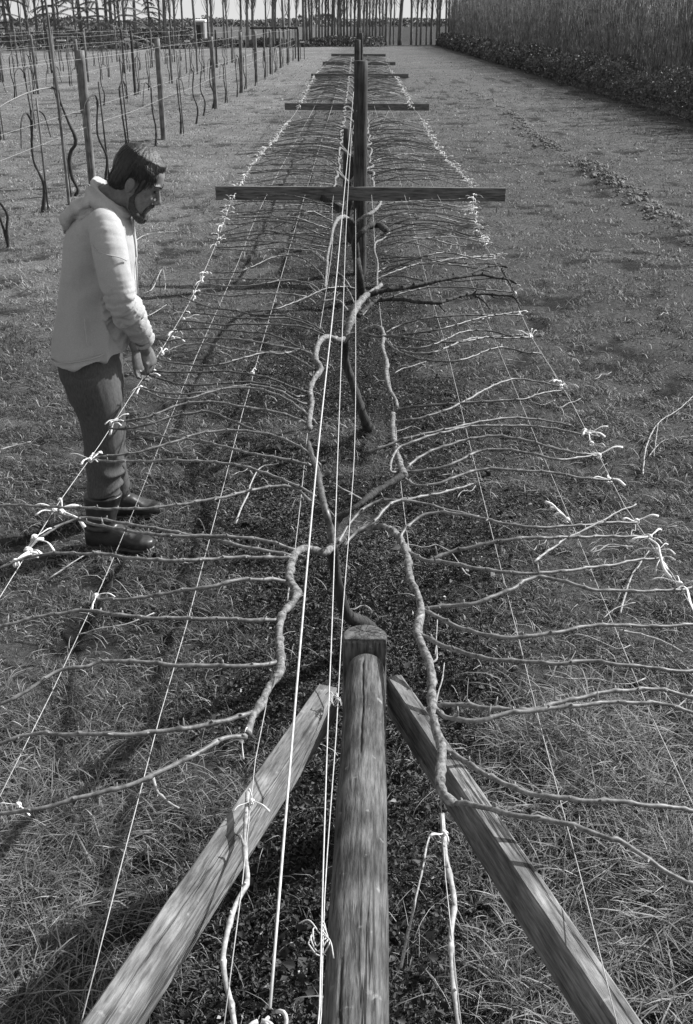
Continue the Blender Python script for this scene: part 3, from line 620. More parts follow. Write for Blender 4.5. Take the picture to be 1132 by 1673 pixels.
CR = [
 [(722,1222),(733,1228),(775,1254),(827,1283),(883,1300),(940,1307),(1001,1310),(1044,1314),(1096,1320),(1132,1325),(1200,1336)],
 [(736,1310),(750,1312),(783,1319),(823,1328),(883,1339),(944,1352),(988,1367),(1018,1378),(1072,1414),(1121,1441),(1190,1475)],
 [(708,1150),(714,1159),(727,1172),(753,1177),(792,1176),(831,1166),(875,1161),(922,1156),(970,1150),(1018,1148),(1075,1150),(1132,1164),(1190,1180)],
 [(708,1150),(716,1153),(762,1153),(814,1159),(857,1161),(901,1152),(944,1141),(988,1132),(1040,1127),(1092,1129),(1132,1141),(1190,1156)],
 [(684,1036),(690,1039),(727,1056),(779,1073),(836,1080),(909,1084),(966,1081),(1031,1088),(1083,1094),(1132,1098),(1190,1104)],
 [(688,994),(694,998),(727,1015),(766,1031),(805,1040),(857,1041),(901,1035),(953,1025),(1005,1021),(1053,1024),(1132,1021),(1180,1019)],
 [(688,996),(696,994),(731,991),(765,988),(798,978),(835,963),(857,950),(883,943),(917,949),(943,957),(972,964),(1039,966),(1100,965),(1132,960)],
 [(664,902),(668,903),(694,915),(731,920),(780,929),(828,936),(880,937),(917,934),(954,929),(991,925),(1039,916),(1078,912)],
 [(700,916),(742,901),(780,892),(813,885),(850,880),(891,879),(939,878),(991,877),(1060,877)],
 [(659,900),(655,877),(668,859),(687,844),(716,838),(750,840),(794,849),(828,856),(869,862),(906,861),(946,859),(984,855),(1013,854),(1040,854)],
 [(560,893),(585,868),(612,852),(631,829),(653,818),(687,812),(731,803),(776,790)],
 [(552,888),(575,850),(600,828),(625,818),(650,817),(687,822),(731,833),(783,845)],
 [(658,778),(672,790),(694,794),(724,788),(750,777),(780,769),(813,766),(857,770),(902,772),(947,781),(991,784),(1013,784)],
 [(661,772),(694,769),(731,761),(757,750),(780,738),(806,735),(839,736),(880,744),(909,751),(947,748),(978,744)],
 [(660,770),(668,761),(694,742),(728,729),(765,718),(798,713),(828,714),(872,723),(913,735),(954,742),(978,743)],
 [(652,772),(638,770),(640,751),(650,733),(668,725),(690,716),(724,707),(768,697),(806,696),(857,696),(902,700),(935,707),(980,714)],
 [(600,738),(620,733),(646,723),(664,716),(705,707),(750,697),(798,687),(843,683),(880,686),(932,695)],
 [(645,690),(653,688),(683,684),(724,672),(761,655),(785,641),(809,629),(838,620),(875,623),(914,632)],
 [(643,676),(650,670),(683,664),(739,660),(798,656),(857,652),(880,644),(917,638)],
 [(594,544),(616,550),(640,549),(666,552),(690,556),(724,559),(761,558),(785,553),(798,551),(825,553),(868,551)],
 [(627,553),(632,559),(647,572),(669,582),(693,588),(724,591),(751,589),(772,583),(793,574),(814,568),(833,570),(859,576),(884,578)],
 [(628,555),(650,570),(674,577),(703,577),(730,568),(751,559),(772,553),(798,551),(862,546)],
 [(628,553),(637,562),(655,569),(685,569),(708,563),(730,554),(751,544),(777,540),(806,542),(838,550),(868,552)],
 [(629,544),(653,532),(674,525),(692,521),(730,517),(772,515),(804,515),(825,513),(852,509)],
 [(629,550),(666,546),(692,543),(719,538),(745,531),(772,523),(798,517),(825,514),(855,516)],
 [(613,448),(634,436),(666,433),(698,431),(724,432),(756,435),(800,444)],
 [(592,516),(612,494),(640,485),(661,478),(692,471),(719,469),(759,470),(788,473),(812,475),(838,478)],
 [(610,460),(625,452),(650,442),(680,432),(710,428),(740,423),(775,420),(805,420)]]
THICK = [[(597,484),(605,480),(626,475),(653,472),(679,466),(706,460),(732,454),(751,452),(772,445),(793,437),(814,434),(829,437)],
 [(605,482),(640,472),(679,468),(720,458),(751,453),(785,449),(804,453),(830,457),(844,464)],
 [(586,516),(602,501),(618,491),(655,489),(679,493),(714,495),(732,490),(761,482),(785,480),(812,482),(838,485),(850,500)]]
def owner(py): return v1 if py > 735 else (v2 if py > 470 else v3)
for q in CL+CR:
    cane(owner(q[0][1] if q[0][1] < 1600 else 1000), pz(q, ZW, ZW+.004, .045), .0056 if q[0][1] > 900 else .0050, .0038, m='cane' if q[0][1] > 740 or random.random() < .35 else 'cane_dark')
for q in THICK: cane(v2, pz(q, ZW, ZW, .05), .0125, .006, m='trunk')
for q in ([(772,481),(790,492),(800,505)], [(800,480),(808,487)], [(716,495),(722,504),(728,510)], [(820,440),(828,455),(836,470),(850,505)]): cane(v2, pz(q, ZW, ZW, .02), .007, .004, m='trunk')
# extra thin spurs near cordons
for q, v in (([(596,818),(560,800),(545,790)], v1), ([(545,845),(530,825),(515,818)], v1), ([(573,470),(560,452),(552,446)], v2), ([(582,505),(572,480),(560,462)], v2)): cane(v, pz(q, ZW-.05, ZW, .03), .004, .003)
# procedural vines farther down the row
def wx(W, y): 
    for i in range(len(W)-1):
        if W[i].y <= y <= W[i+1].y: t = (y-W[i].y)/(W[i+1].y-W[i].y+1e-9); return W[i].lerp(W[i+1], t).x
    return W[-1].x
def tree_canes(v, D0, D1, per, s, lod):
    n = int((D1-D0)*per)
    for i in range(n):
        y0 = D0+(D1-D0)*(i+random.random())/n; x0 = (-.19 if s < 0 else .17)+random.uniform(-.03, .03)
        y1 = y0+random.gauss(0, .28); xe = wx(W1 if s < 0 else W9, y1)+s*random.uniform(-.02, .10)
        if random.random() < .18: xe = x0+(xe-x0)*random.uniform(.45, .85)
        ar = random.uniform(.02, .10); pts = []; kk = 7; wob = random.uniform(-.16, .16); up = random.uniform(-.03, .05)
        for j in range(kk):
            t = j/(kk-1); pts.append(Vector((x0+(xe-x0)*t, y0+(y1-y0)*t+wob*math.sin(math.pi*t)+random.uniform(-.03, .03), ZW+up*math.sin(math.pi*t)+ar*math.sin(math.pi*min(1, t*1.1))*(1-.4*t)+random.uniform(-.006, .006))))
        cane(v, pts, random.uniform(.0045, .006)*(1 if lod == 0 else 1.25), .0035*(1 if lod == 0 else 1.3), 6 if lod == 0 else 4, m='cane_dark' if random.random() < .75 else 'cane', step=.012 if lod == 0 else .05, bud=lod == 0)
tree_canes(v3, 6.6, 8.7, 8.0, -1, 0); tree_canes(v3, 6.0, 8.7, 9.5, 1, 0)
D = 10.7; vi = 3
while D < 46:
    b = Vector((random.uniform(-.05, .02), D, 0)); v = empty('grapevine', b)
    lod = 0 if D < 16 else 1
    lab = ordw(vi)+' grapevine along the centre trellis, '+('between the nearest tall post and the second cross arm' if D < 19 else 'between the second and third cross arms' if D < 30 else 'beyond the third cross arm')
    tag(v, lab, 'grapevine', 'grapevines trained on the centre trellis')
    lx = random.uniform(-.06, .06)
    limb(v, [b+Vector((0, 0, -.03)), b+Vector((lx, -.05, .2)), b+Vector((lx*.3, -.12, .45)), b+Vector((lx*.5, -.2, .64))], [.042, .03, .026, .026], 'trunk', 'trunk', 8)
    for s in (-1, 1):
        xc = -.19 if s < 0 else .17; c0 = b+Vector((lx*.5, -.2, .62)); pts = [c0, c0+Vector((s*.12, .02, .1)), Vector((xc, D-.25, ZW+.015))]
        for q in range(5): pts.append(Vector((xc+random.uniform(-.025, .025), D-.25-(q+1)*.22, ZW+.012+random.uniform(-.008, .008))))
        limb(v, pts, [.016, .014, .012, .011, .010, .009], 'cordon', 'cordon', 7)
        pts = [c0, c0+Vector((s*.1, .08, .1))]+[Vector((xc+random.uniform(-.025, .025), D+.0+q*.25, ZW+.012)) for q in range(1, 5)]
        limb(v, pts, [.015, .013, .010, .009], 'cordon', 'cordon', 7)
        if not (16.6 < D < 19.4):
            per = 7.5 if D < 16 else 7 if D < 32 else 3.5
            tree_canes(v, D-1.05, D+1.05, per, s, lod)
    D += 2.1; vi += 1
# vine heads close behind the second arm are big and dark
# ------------------------------------------------------------------ ties
def tie_mesh(k):
    random.seed(100+k); mb = MB()
    for q in range(2): mb.tube([Vector((.006*math.cos(a), (q-.5)*.006+random.uniform(-.001, .001), .006*math.sin(a))) for a in np.linspace(0, 6.0, 10)], .0022, 5)
    mb.ell((0, 0, .004), (.0065, .0055, .005), seg=7, ring=5)
    for q in range(2+(k % 3 == 0)):
        a = random.uniform(0, 6.28); ln = random.uniform(.03, .075); dr = Vector((math.cos(a), math.sin(a)*1.0, 0)); cv = Vector((-dr.y, dr.x, 0))*random.uniform(-.004, .004)
        z1 = random.uniform(-.01, .02)
        pts = [Vector((0, 0, .004)), dr*ln*.3+cv+Vector((0, 0, .006)), dr*ln*.7+cv*1.3+Vector((0, 0, z1*.6+.005)), dr*ln+cv+Vector((0, 0, z1-.006))]
        mb.tube(catmull(pts, 8), lambda t: .0014+.0026*t**1.5, 6, flat=.5)
    return mb.V, mb.F
tie_me = []
for k in range(14):
    V_, F_ = tie_mesh(k); me = bpy.data.meshes.new('twine_tie'); me.from_pydata([tuple(v) for v in V_], [], F_); me.materials.append(M['tie']); me.polygons.foreach_set('use_smooth', [True]*len(me.polygons)); tie_me.append(me)
random.seed(5)
def put_tie(p, lab, sc=1.0, grp=''):
    o = bpy.data.objects.new('twine_tie', random.choice(tie_me)); COL.objects.link(o); o.location = p; o.rotation_euler = (random.uniform(-.3, .3), random.uniform(-.3, .3), random.uniform(-3.14, 3.14)); o.scale = (sc,)*3
    return tag(o, lab, 'tie', grp)
LT = [(26,920),(46,900),(56,880),(88,834),(100,838),(150,748),(148,752),(182,692),(190,688),(230,633),(240,612),(240,598),(265,578),(282,552),(287,541),(300,522),(305,511),(318,486),(325,476),(330,460),(338,446)]
RT_ = [(1110,955),(1080,915),(1074,900),(1062,878),(1040,852),(995,785),(978,745),(966,725),(955,705),(962,710),(916,632),(914,625),(865,548),(868,551),(848,512),(840,478),(834,470),(808,420)]
for lst, side in ((LT, 'left'), (RT_, 'right')):
    W = W1 if side == 'left' else W9; lst = sorted(lst, key=lambda q: -q[1]); n0 = len(lst)
    for i, (a, b) in enumerate(lst): put_tie(P(a, b, ZW+.003), f'white twine knot, {ordw(i)} from the foreground along the {side} outer wire', (random.uniform(1.4, 1.7) if side == 'left' else 1.15) if b > 800 else random.uniform(1.1, 1.4) if b > 560 else 1.15, f'white ties along the {side} outer wire')
    y = 6.9; i = n0
    while y < 33:
        if not (16.4 < y < 18.8):
            x = wx(W, y)
            lab = f'white twine knot, {ordw(i)} from the foreground along the {side} outer wire' if y < 9.4 else (f'small white knot crowded on the {side} outer wire past the widest arm' if y < 16.4 else f'tiny white knot on the {side} outer wire beyond the second cross arm')
            put_tie((x+random.uniform(-.02, .03)*(-1 if side == 'left' else 1), y, ZW+.004), lab, 1.15 if y < 16 else 1.6, f'white ties along the {side} outer wire'); i += 1
        y += random.uniform(.06, .19) if y < 16 else random.uniform(.18, .36)
for (a, b, lab) in ((157, 975, 'white twine knot alone on the second left wire near the bottom of the boots'), (412, 610, 'white twine tie standing upright on the third left wire amid the canes'), (798, 517, 'white twine bow tying two canes right of centre, well inside the outer wire'), (926, 850, 'white twine wrapped on the second right wire below the outer knots'), (727, 1362, 'white twine bow hanging on the end of the right cordon wire'), (412, 1310, 'frayed twine tied round the left cordon wire above the left brace'), (30, 1315, 'white scrap of twine on the lowest left cane by the picture edge'), (395, 1210, 'pale split twine binding the lowest left cane to the cordon')):
    put_tie(P(a, b, ZW+.004), lab, .75 if b > 1000 else 1.2, None)
# long taut strip ties on the near right wire
for q, lab in (([(1060,880),(1074,890),(1078,905),(1085,930),(1096,944)], 'long white twine strip with a split frayed end on the right outer wire'), ([(1106,965),(1112,958),(1122,962),(1128,985),(1145,1020)], 'long white twine strip hooked over the last cane at the right edge')):
    mb = MB(); mb.tube(catmull(pz(q, ZW+.012, ZW+.01, .01), 20), lambda t: .003+.002*t, 7, flat=.5); o = mb.build('twine_strip', M['tie']); tag(o, lab, 'tie')

# ------------------------------------------------------------------ prunings on the ground
def pruning(pts, r, lab=None, z=.02, br=()):
    q = [P(a, b, z+random.uniform(0, .02)) for a, b in pts]; mb = MB(); cane_mb(mb, q, r, r*.6, 6, .015)
    for b_ in br: cane_mb(mb, [P(a, c, z+.01) for a, c in b_], r*.7, r*.4, 5, .02)
    o = mb.build('pruned_shoot', M['twig']); return tag(o, lab, 'pruned shoot')
pruning([(1050,775),(1056,730),(1075,692),(1110,668),(1140,640)], .004, 'pale forked pruning on the grass at the right edge, level with the boots', br=([(1075,692),(1072,715),(1068,745)], [(1060,745),(1085,720),(1132,712)]))
pruning([(872,918),(924,881),(969,859),(1013,835),(1039,825)], .0032, 'straight pale cut shoot lying across the right-hand canes', z=ZW+.03)
pruning([(1013,1002),(1030,945),(1043,925),(1060,900)], .004, 'curved pale pruning lying in the grass near the right outer wire', br=([(985,1010),(1010,992),(1038,985)],))
pruning([(1010,1030),(1060,1040),(1090,1052),(1115,1065)], .0045, 'short thick pale bent pruning on the ground beneath the lower right canes')
pruning([(385,855),(394,830),(405,808),(410,790),(425,765),(455,757)], .004, 'thin zigzag dry shoot hanging among canes left of the cordon', z=.3)
pruning([(250,1270),(258,1295),(275,1312),(292,1322)], .004, 'hooked pale tendril hanging from the lowest left cane', z=.62)
pruning([(655,1580),(672,1500),(688,1430),(700,1372),(712,1362),(722,1372)], .003, 'thin arched dry shoot right of the log', z=.45)
pruning([(200,395),(215,397),(235,385),(262,380),(290,378)], .005, 'wavy pale pruning on the grass just right of the man\'s chest', z=.03)
pruning([(0,735),(25,728),(50,722)], .005, 'pale pruning on the grass at the left edge, below knee height of the man')
pruning([(240,478),(250,470),(265,440),(270,470),(262,480)], .004, 'broken pale twig on the grass right of the man\'s elbow')
pruning([(232,520),(250,512),(272,498)], .004, 'short straight pruning on the grass by the man\'s forearm')
pruning([(640,170),(620,210),(595,240)], .004, 'thin pale twig in the grass far beyond the cross arms')
for i in range(44):
    while True:
        a, b = random.uniform(0, 1132), random.uniform(200, 1150)
        if not (90 < a < 270 and b < 920): break
    pt = P(a, b, 0); ln = random.uniform(.1, .4); an = random.uniform(-.8, .8)+(0 if random.random() < .7 else 1.5); q = []
    for j in range(5): t = j/4-.5; q.append(pt+Vector((math.cos(an)*ln*t, math.sin(an)*ln*t+.05*math.sin(t*4)*random.uniform(-1, 1), .02+random.uniform(0, .015))))
    mb = MB(); cane_mb(mb, q, random.uniform(.002, .004), .002, 5, .03, False); o = mb.build('pruned_shoot', M['twig'])
    tag(o, 'thin scattered pruning lying loose on the ground', 'pruned shoot', 'small prunings scattered over the ground')

# ------------------------------------------------------------------ left vineyard rows
ROWX = [-3.72, -6.9, -10.2, -13.5, -16.8]
rname = ['first row left of the grass alley', 'second row to the left', 'third row to the left', 'fourth row to the left', 'fifth row to the left']
def vpost(h, r, m):
    mb = MB(); rings = []
    for j in range(11):
        z = -.15+(h+.15)*j/10; rings.append([Vector((math.cos(a)*r*(1+.02*math.sin(z*7+a)), math.sin(a)*r, z)) for a in np.linspace(0, 2*math.pi, 15)[:-1]])
    mb.loft(rings); return mb
for ri, rx in enumerate(ROWX):
    ymin = {0: 14.75, 1: 20.4, 2: 21, 3: 28, 4: 34}[ri]; ps = [14.75, 20.7, 28.3, 34.7, 41, 47.5, 54, 60.5, 67] if ri == 0 else list(np.arange(ymin, 64, 6.7))
    for k, yy in enumerate(ps):
        hgt_ = 1.72+random.uniform(-.05, .06) if ri else [1.74, 1.80, 1.73, 1.78, 1.75, 1.72, 1.75, 1.7, 1.62][k]
        o = vpost(hgt_, .055 if ri == 0 else .045, 0).build('vineyard_post', M['greypost'] if (k+ri) % 3 or ri == 0 else M['darkpost'], loc=(rx+random.uniform(-.05, .05), yy, 0))
        o.rotation_euler = (random.uniform(-.012, .012), random.uniform(-.02, .02), 0)
        tag(o, f'{ordw(k)} grey post of the {rname[ri]}', 'post', 'posts of the left vineyard rows')
    for z in ((1.66, 1.05, .78) if ri == 0 else (1.6, .95)):
        mb = MB(); pts = [(rx, 6 if ri == 0 else ymin-8, z)]
        for yy in np.arange(ymin, 67, 3.3): pts.append((rx+random.uniform(-.02, .02), yy, z-random.uniform(0, .05)))
        pts.append((rx, 67, z)); mb.tube(catmull(pts, 60), lambda t: .0013+.003*t, 5); o = mb.build('vineyard_wire', M['wire_dull'])
        tag(o, f'{"upper" if z > 1.4 else "middle" if z > .8 and ri == 0 and z > 1 else "lower"} wire of the {rname[ri]}', 'wire', 'wires of the left vineyard rows')
    # vines with stakes
    yy = 10.3 if ri == 0 else ymin-2; k = 0
    while yy < 64:
        if ri == 0 and abs(yy-14.75) < .5: yy += .7
        x0 = rx+random.uniform(-.12, .12); v = empty('staked_vine', (x0, yy, 0)); tag(v, f'{ordw(k)} staked bare vine of the {rname[ri]}', 'grapevine', 'staked vines of the left vineyard rows')
        hh = random.uniform(.85, 1.15); a = random.uniform(-.03, .03); sd = 8 if yy < 26 else 5
        pts = [Vector((x0, yy, -.03)), Vector((x0+a+.03, yy+.02, hh*.3)), Vector((x0-a, yy-.03, hh*.6)), Vector((x0+a*.5, yy, hh))]
        limb(v, pts, [.026, .016, .013, .016], 'trunk', 'trunk', sd, .25)
        s = random.choice((-1, 1)); hd = pts[-1]
        for s in ((-1, 1) if random.random() < .2 else (s,)):
            ln = random.uniform(.5, 1.0); limb(v, [hd, hd+Vector((random.uniform(-.05, .05), s*ln*.35, .10)), hd+Vector((0, s*ln*.75, .02)), hd+Vector((0, s*ln, -.25))], [.014, .010, .008, .005], 'arched_cane', 'trunk', sd, .1)
        if random.random() < .7:
            mb = MB(); sh = random.uniform(1.1, 1.95); mb.tube([Vector((.06, .03, -.1)), Vector((.06+random.uniform(-.04, .04), .03, sh))], .013, 6); mb.build('stake', M['greypost' if random.random() < .7 else 'darkpost'], v)
        yy += random.uniform(1.9, 2.4); k += 1
# tall bamboo-like stake, dark stick and winding vine nearest on the left
b = P(113, 332, 0); t = PY(74, 2, b.y-.1); mb = MB(); mb.tube(catmull([Vector((b.x, b.y, -.1)), b.lerp(t, .5)+Vector((.01, 0, 0)), t, t+(t-b)*.06+Vector((-.05, 0, 0)), t+Vector((-.12, 0, .12))], 60), lambda q: .021*(1-.35*q)*(1+.12*(abs((q*11) % 1-.5) < .06)), 10)
o = mb.build('tall_stake', M['greypost']); tag(o, 'very tall thin pale stake leaning left with a hooked top, behind the man', 'stake')
v = empty('winding_vine', P(123, 318, 0)); tag(v, 'dark winding vine trunk beside the tall pale stake behind the man', 'grapevine')
yb = v.location.y; pts = [PY(a, c, yb) for a, c in ((121, 322), (127, 310), (118, 290), (113, 265), (116, 247), (123, 236), (122, 222), (112, 200), (98, 165), (95, 148), (84, 142))]; limb(v, pts, [.022, .02, .024, .03, .02, .024, .017, .014, .014, .01], 'trunk', 'trunk', 10)
limb(v, [pts[-2], PY(80, 144, yb), PY(50, 150, yb-.3), PY(10, 168, yb-.8), PY(-20, 190, yb-1.2)], [.012, .010, .008, .006], 'arched_cane', 'cane', 8)
mb = MB(); q0 = PY(117, 330, yb-.15); q1 = PY(103, 224, yb-.15); mb.tube([q0, q1], .014, 7); o = mb.build('dark_stake', M['darkpost']); tag(o, 'short black stick stuck beside the tall pale stake', 'stake')
v = empty('leaning_vine', P(14, 405, 0)); tag(v, 'dark forked vine trunk cut by the left edge, at the height of the man\'s shoulders', 'grapevine')
yb = v.location.y; limb(v, [PY(14, 409, yb), PY(11, 375, yb), PY(12, 352, yb), PY(5, 338, yb), PY(-4, 325, yb), PY(-20, 290, yb)], [.02, .016, .014, .013, .012, .01], 'trunk', 'trunk', 9); limb(v, [PY(13, 400, yb), PY(6, 375, yb), PY(-2, 350, yb), PY(-16, 310, yb)], [.018, .014, .012, .01], 'side_stem', 'trunk', 8)
# end rail and white crossbars
mb = MB(); a, c = PY(408, 46, 62), PY(487, 46, 62); mb.box((a+c)/2, ((c-a).length, .09, .11)); o = mb.build('end_rail', M['darkpost'], smooth=False); tag(o, 'dark horizontal rail joining the tops of the far row-end posts', 'rail')
for px in (431, 487):
    b = PY(px, 60, 62.12); o = vpost(1.68, .055, 0).build('rail_post', M['darkpost'], loc=(b.x, 62.12, 0)); tag(o, 'dark row-end post under the '+('middle' if px == 431 else 'right end')+' of the far rail', 'post')
for (xa, xb, yy, D_, lab) in ((92, 107, 66, 50, 'white crossbar on two stakes, leftmost of the far ones'), (203, 216, 64, 52, 'white crossbar on two stakes, middle of the far ones'), (301, 309, 67, 48, 'short white crossbar on stakes left of the far rail'), (490, 497, 68.5, 66, 'small white cap board on the far end post beside the grass alley')):
    a, c = PY(xa, yy, D_), PY(xb, yy, D_); st = empty('row_marker', ((a.x+c.x)/2, D_, 0)); tag(st, lab, 'row marker')
    mb = MB(); mb.box((0, 0, a.z), ((c-a).length, .04, .06)); mb.build('crossbar', M['white'], st, False)
    for s in (-1, 1): mb = MB(); mb.box((s*(c-a).length*.45, .045, a.z/2-.05), (.045, .045, a.z+.08)); mb.build('stake', M['greypost'], st, False)

# ------------------------------------------------------------------ right windbreak: shoots and bramble hedge
def shoot_tree(k):
    random.seed(300+k); hgt_ = 5.2; tr = MB(); tr.tube(catmull([(0, 0, -.1), (.03, .02, 1.2), (-.02, .05, 2.6), (.04, 0, 4), (0, 0, hgt_)], 8), lambda t: .045*(1-.75*t), 7)
    cr = MB()
    for i in range(40):
        a = random.uniform(0, 6.28); z0 = random.uniform(.0, 2.3) if i > 12 else 0; r0 = random.uniform(.0, .3); p0 = Vector((math.cos(a)*r0, math.sin(a)*r0, z0)); ln = random.uniform(1.6, 3.4)
        o_ = random.uniform(.05, .28); p1 = p0+Vector((math.cos(a)*o_, math.sin(a)*o_, ln*.4)); p2 = p1+Vector((random.uniform(-.22, .22), random.uniform(-.22, .22), ln*.6))
        for _ in range(3):
            w0 = p0.lerp(p2, random.uniform(.15, .9)); cr.tube([w0, w0+Vector((random.uniform(-.16, .16), random.uniform(-.16, .16), random.uniform(.25, .7)))], .005, 3, cap=False)
        cr.tube(catmull([p0, p1, p2], 4), lambda t, q=random.uniform(.008, .02): q*(1-.6*t), 4, cap=False)
    return tr, cr
protos = []
for k in range(6):
    tr, cr = shoot_tree(k); e = empty('windbreak_tree', (9.6, 15, 0)); tr.build('trunk', M['poplar'], e); cr.build('shoots', M['shoots'], e); protos.append(e)
random.seed(9); used = set(); n_ = 0
for row, (rx, sp) in enumerate(((9.3, .8), (10.1, .9), (10.9, 1.3))):
    yy = 19.0+row*.3
    while yy < 108:
        k = random.randrange(6)
        o = protos[k] if k not in used else copy_tree(protos[k]); used.add(k)
        o.location = (rx+random.uniform(-.2, .2), yy, 0); o.rotation_euler = (0, 0, random.uniform(0, 6.28)); sc = random.uniform(.85, 1.15); o.scale = (sc, sc, (3.05+.0163*yy)/5.2*random.uniform(.97, 1.12)); n_ += 1
        tag(o, 'bare many-stemmed tree in the dense windbreak behind the bramble hedge on the right', 'tree', 'bare trees of the right windbreak'); yy += sp*random.uniform(.75, 1.25)*(1 if yy < 60 else 1.35)
# hedge
n = 150000; t = rng.random(n); yy = 17*np.exp(t*math.log(104/17)); u = rng.beta(1.3, 1.3, n)*1.6-.8
prof = (.24+.55*fbm(yy, yy*0, .9, 5)+.34*vn(yy, u, 3, 6))*np.sqrt(np.clip(1-(u/.85)**2, 0, 1))**.7*1.25
xx = 8.35+u+.18*(vn(yy, yy*0, .7, 12)-.5); zz = prof*(1-rng.beta(1, 1.6, n)); sz = np.maximum(.016, .0011*yy)*rng.uniform(.6, 1.5, n)
uu, vv = frame(n, 1.3); c = np.stack([xx, yy, zz], -1); S = sz[:, None]; nr = np.cross(uu, vv)
V = np.stack([c-uu*S, c-vv*S*.6+nr*S*.2, c+uu*S, c+vv*S*.6+nr*S*.2], 1).reshape(-1, 3); i4 = np.arange(n)*4; T = np.concatenate([np.stack([i4, i4+1, i4+2], -1), np.stack([i4, i4+2, i4+3], -1)])
tn = .06+.30*rng.beta(1.2, 3, n)
hd = empty('bramble_hedge', (8.35, 17, 0)); o = np_mesh('leaves', V-np.array([8.35, 17, 0]), T, attr_mat('bramble_leaf', .5, .15, .4), ('tone', np.repeat(tn, 4))); o.parent = hd
mb = MB(); rings = []
for yv in np.arange(17, 104, .8):
    hh = .26; rings.append([Vector((math.cos(a)*.45, yv-17, max(-.05, math.sin(a)*hh))) for a in np.linspace(0, 2*math.pi, 11)[:-1]])
mb.loft(rings); mb.build('branches', M['hedge'], hd, False)
tag(hd, 'low dark tangled bramble hedge along the foot of the windbreak on the right', 'hedge')

# ------------------------------------------------------------------ far trees
def poplar(k, dense=1.0):
    random.seed(500+k); h_ = random.uniform(9, 12); r = random.uniform(.10, .15); lean = random.uniform(-.15, .15); tr = MB()
    tp = catmull([(0, 0, -.1), (lean*.3, 0, 1.5), (lean, .05, 4), (lean*.6, 0, h_*.6), (lean, 0, h_)], 16); tr.tube(tp, lambda t: r*(1-.85*t), 8)
    cr = MB()
    for i in range(int(30*dense)):
        z0 = random.uniform(2.0, h_*.8); a = random.uniform(0, 6.28); j = min(15, int(z0/h_*16)); p0 = Vector(tp[j]); p0.z = z0; o_ = random.uniform(.25, .8); ln = random.uniform(1.2, 3)
        p1 = p0+Vector((math.cos(a)*o_*.6, math.sin(a)*o_*.6, ln*.35)); p2 = p0+Vector((math.cos(a)*o_, math.sin(a)*o_, ln)); q = random.uniform(.010, .032)
        cr.tube(catmull([p0, p1, p2], 5), lambda t, q=q: q*(1-.7*t), 4, cap=False)
        for _ in range(3):
            b_ = random.uniform(.2, .8); s0 = p0.lerp(p2, b_); s1 = s0+Vector((random.uniform(-.2, .2), random.uniform(-.2, .2), random.uniform(.4, 1))); cr.tube([s0, s1], q*.35, 3, cap=False)
    return tr, cr
pp = []
for k in range(7):
    tr, cr = poplar(k, 1 if k < 5 else 1.5); e = empty('poplar_tree', (0, 104, 0)); tr.build('trunk', M['poplar'], e); cr.build('crown', M['poplar'], e); pp.append(e)
random.seed(77); used = set()
px_list = [638, 644, 653, 672, 681, 686, 697, 704, 713, 717, 727, 733, 743, 752, 757, 763, 768]
px_list += list(np.arange(500, 634, 5.2)) + [340, 345, 367, 373, 394, 404, 412, 434, 445, 449, 463, 471, 473, 484, 495, 35, 22, 48, 60, 75, 100, 125, 145, 175, 183, 192, 197, 205, 222, 245, 262, 268, 273, 281, 286, 300, 318]
for i, px in enumerate(sorted(px_list)):
    k = random.randrange(7); o = pp[k] if k not in used else copy_tree(pp[k]); used.add(k)
    D_ = (105 if px > 500 else 96-(500-px)*.016)+random.uniform(-2, 2)
    if 500 <= px < 632: D_ = 100+random.uniform(-1, 4)
    q = PY(px+random.uniform(-1.2, 1.2), 60, D_); o.location = (q.x, D_, 0); o.rotation_euler = (0, 0, random.uniform(0, 6.28)); s = random.uniform(.75, 1.15)*(1.5 if px == 653 else 1); o.scale = (s, s, 1.0)
    where = 'seen against the sky between the trellis posts and the windbreak' if px > 634 else 'in the dense clump straight behind the trellis' if px > 498 else 'standing beyond the end of the left vineyard rows' if px > 310 else 'standing in front of the dark conifers at the far left'
    lab = f'bare poplar {where}' if px != 653 else 'bare poplar with the thickest dark trunk, right behind the trellis posts'
    tag(o, lab, 'tree', 'bare poplars across the far end of the field')
# low scrub behind the trellis end
def scrub(name, x0, x1, y0, h_, n, lab, cat='shrub'):
    xx = rng.uniform(x0, x1, n); yy = y0+rng.normal(0, .8, n); pr = h_*(.55+.6*fbm(xx, yy*0, .6, 8)); zz = pr*rng.random(n)**.8; uu, vv = frame(n, 1.4); S = (.11*rng.uniform(.5, 1.4, n))[:, None]
    c = np.stack([xx, yy, zz], -1); V = np.stack([c-uu*S, c-vv*S*.5, c+uu*S, c+vv*S*.5], 1).reshape(-1, 3); i4 = np.arange(n)*4; T = np.concatenate([np.stack([i4, i4+1, i4+2], -1), np.stack([i4, i4+2, i4+3], -1)])
    o = np_mesh(name, V, T, M['hedge']); return tag(o, lab, cat)
q0, q1 = PY(505, 70, 99), PY(628, 70, 99); scrub('scrub', q0.x, q1.x, 99, 1.0, 2600, 'dark low scrub at the foot of the dense poplar clump behind the trellis')
q0, q1 = PY(-60, 80, 92), PY(310, 80, 92); scrub('scrub', q0.x, q1.x, 93, 1.7, 12000, 'long dark thicket under the conifers at the far left')
q0, q1 = PY(310, 80, 97), PY(505, 80, 97); scrub('scrub', q0.x, q1.x, 98, .7, 5000, 'low scrub line beyond the ends of the left vineyard rows')
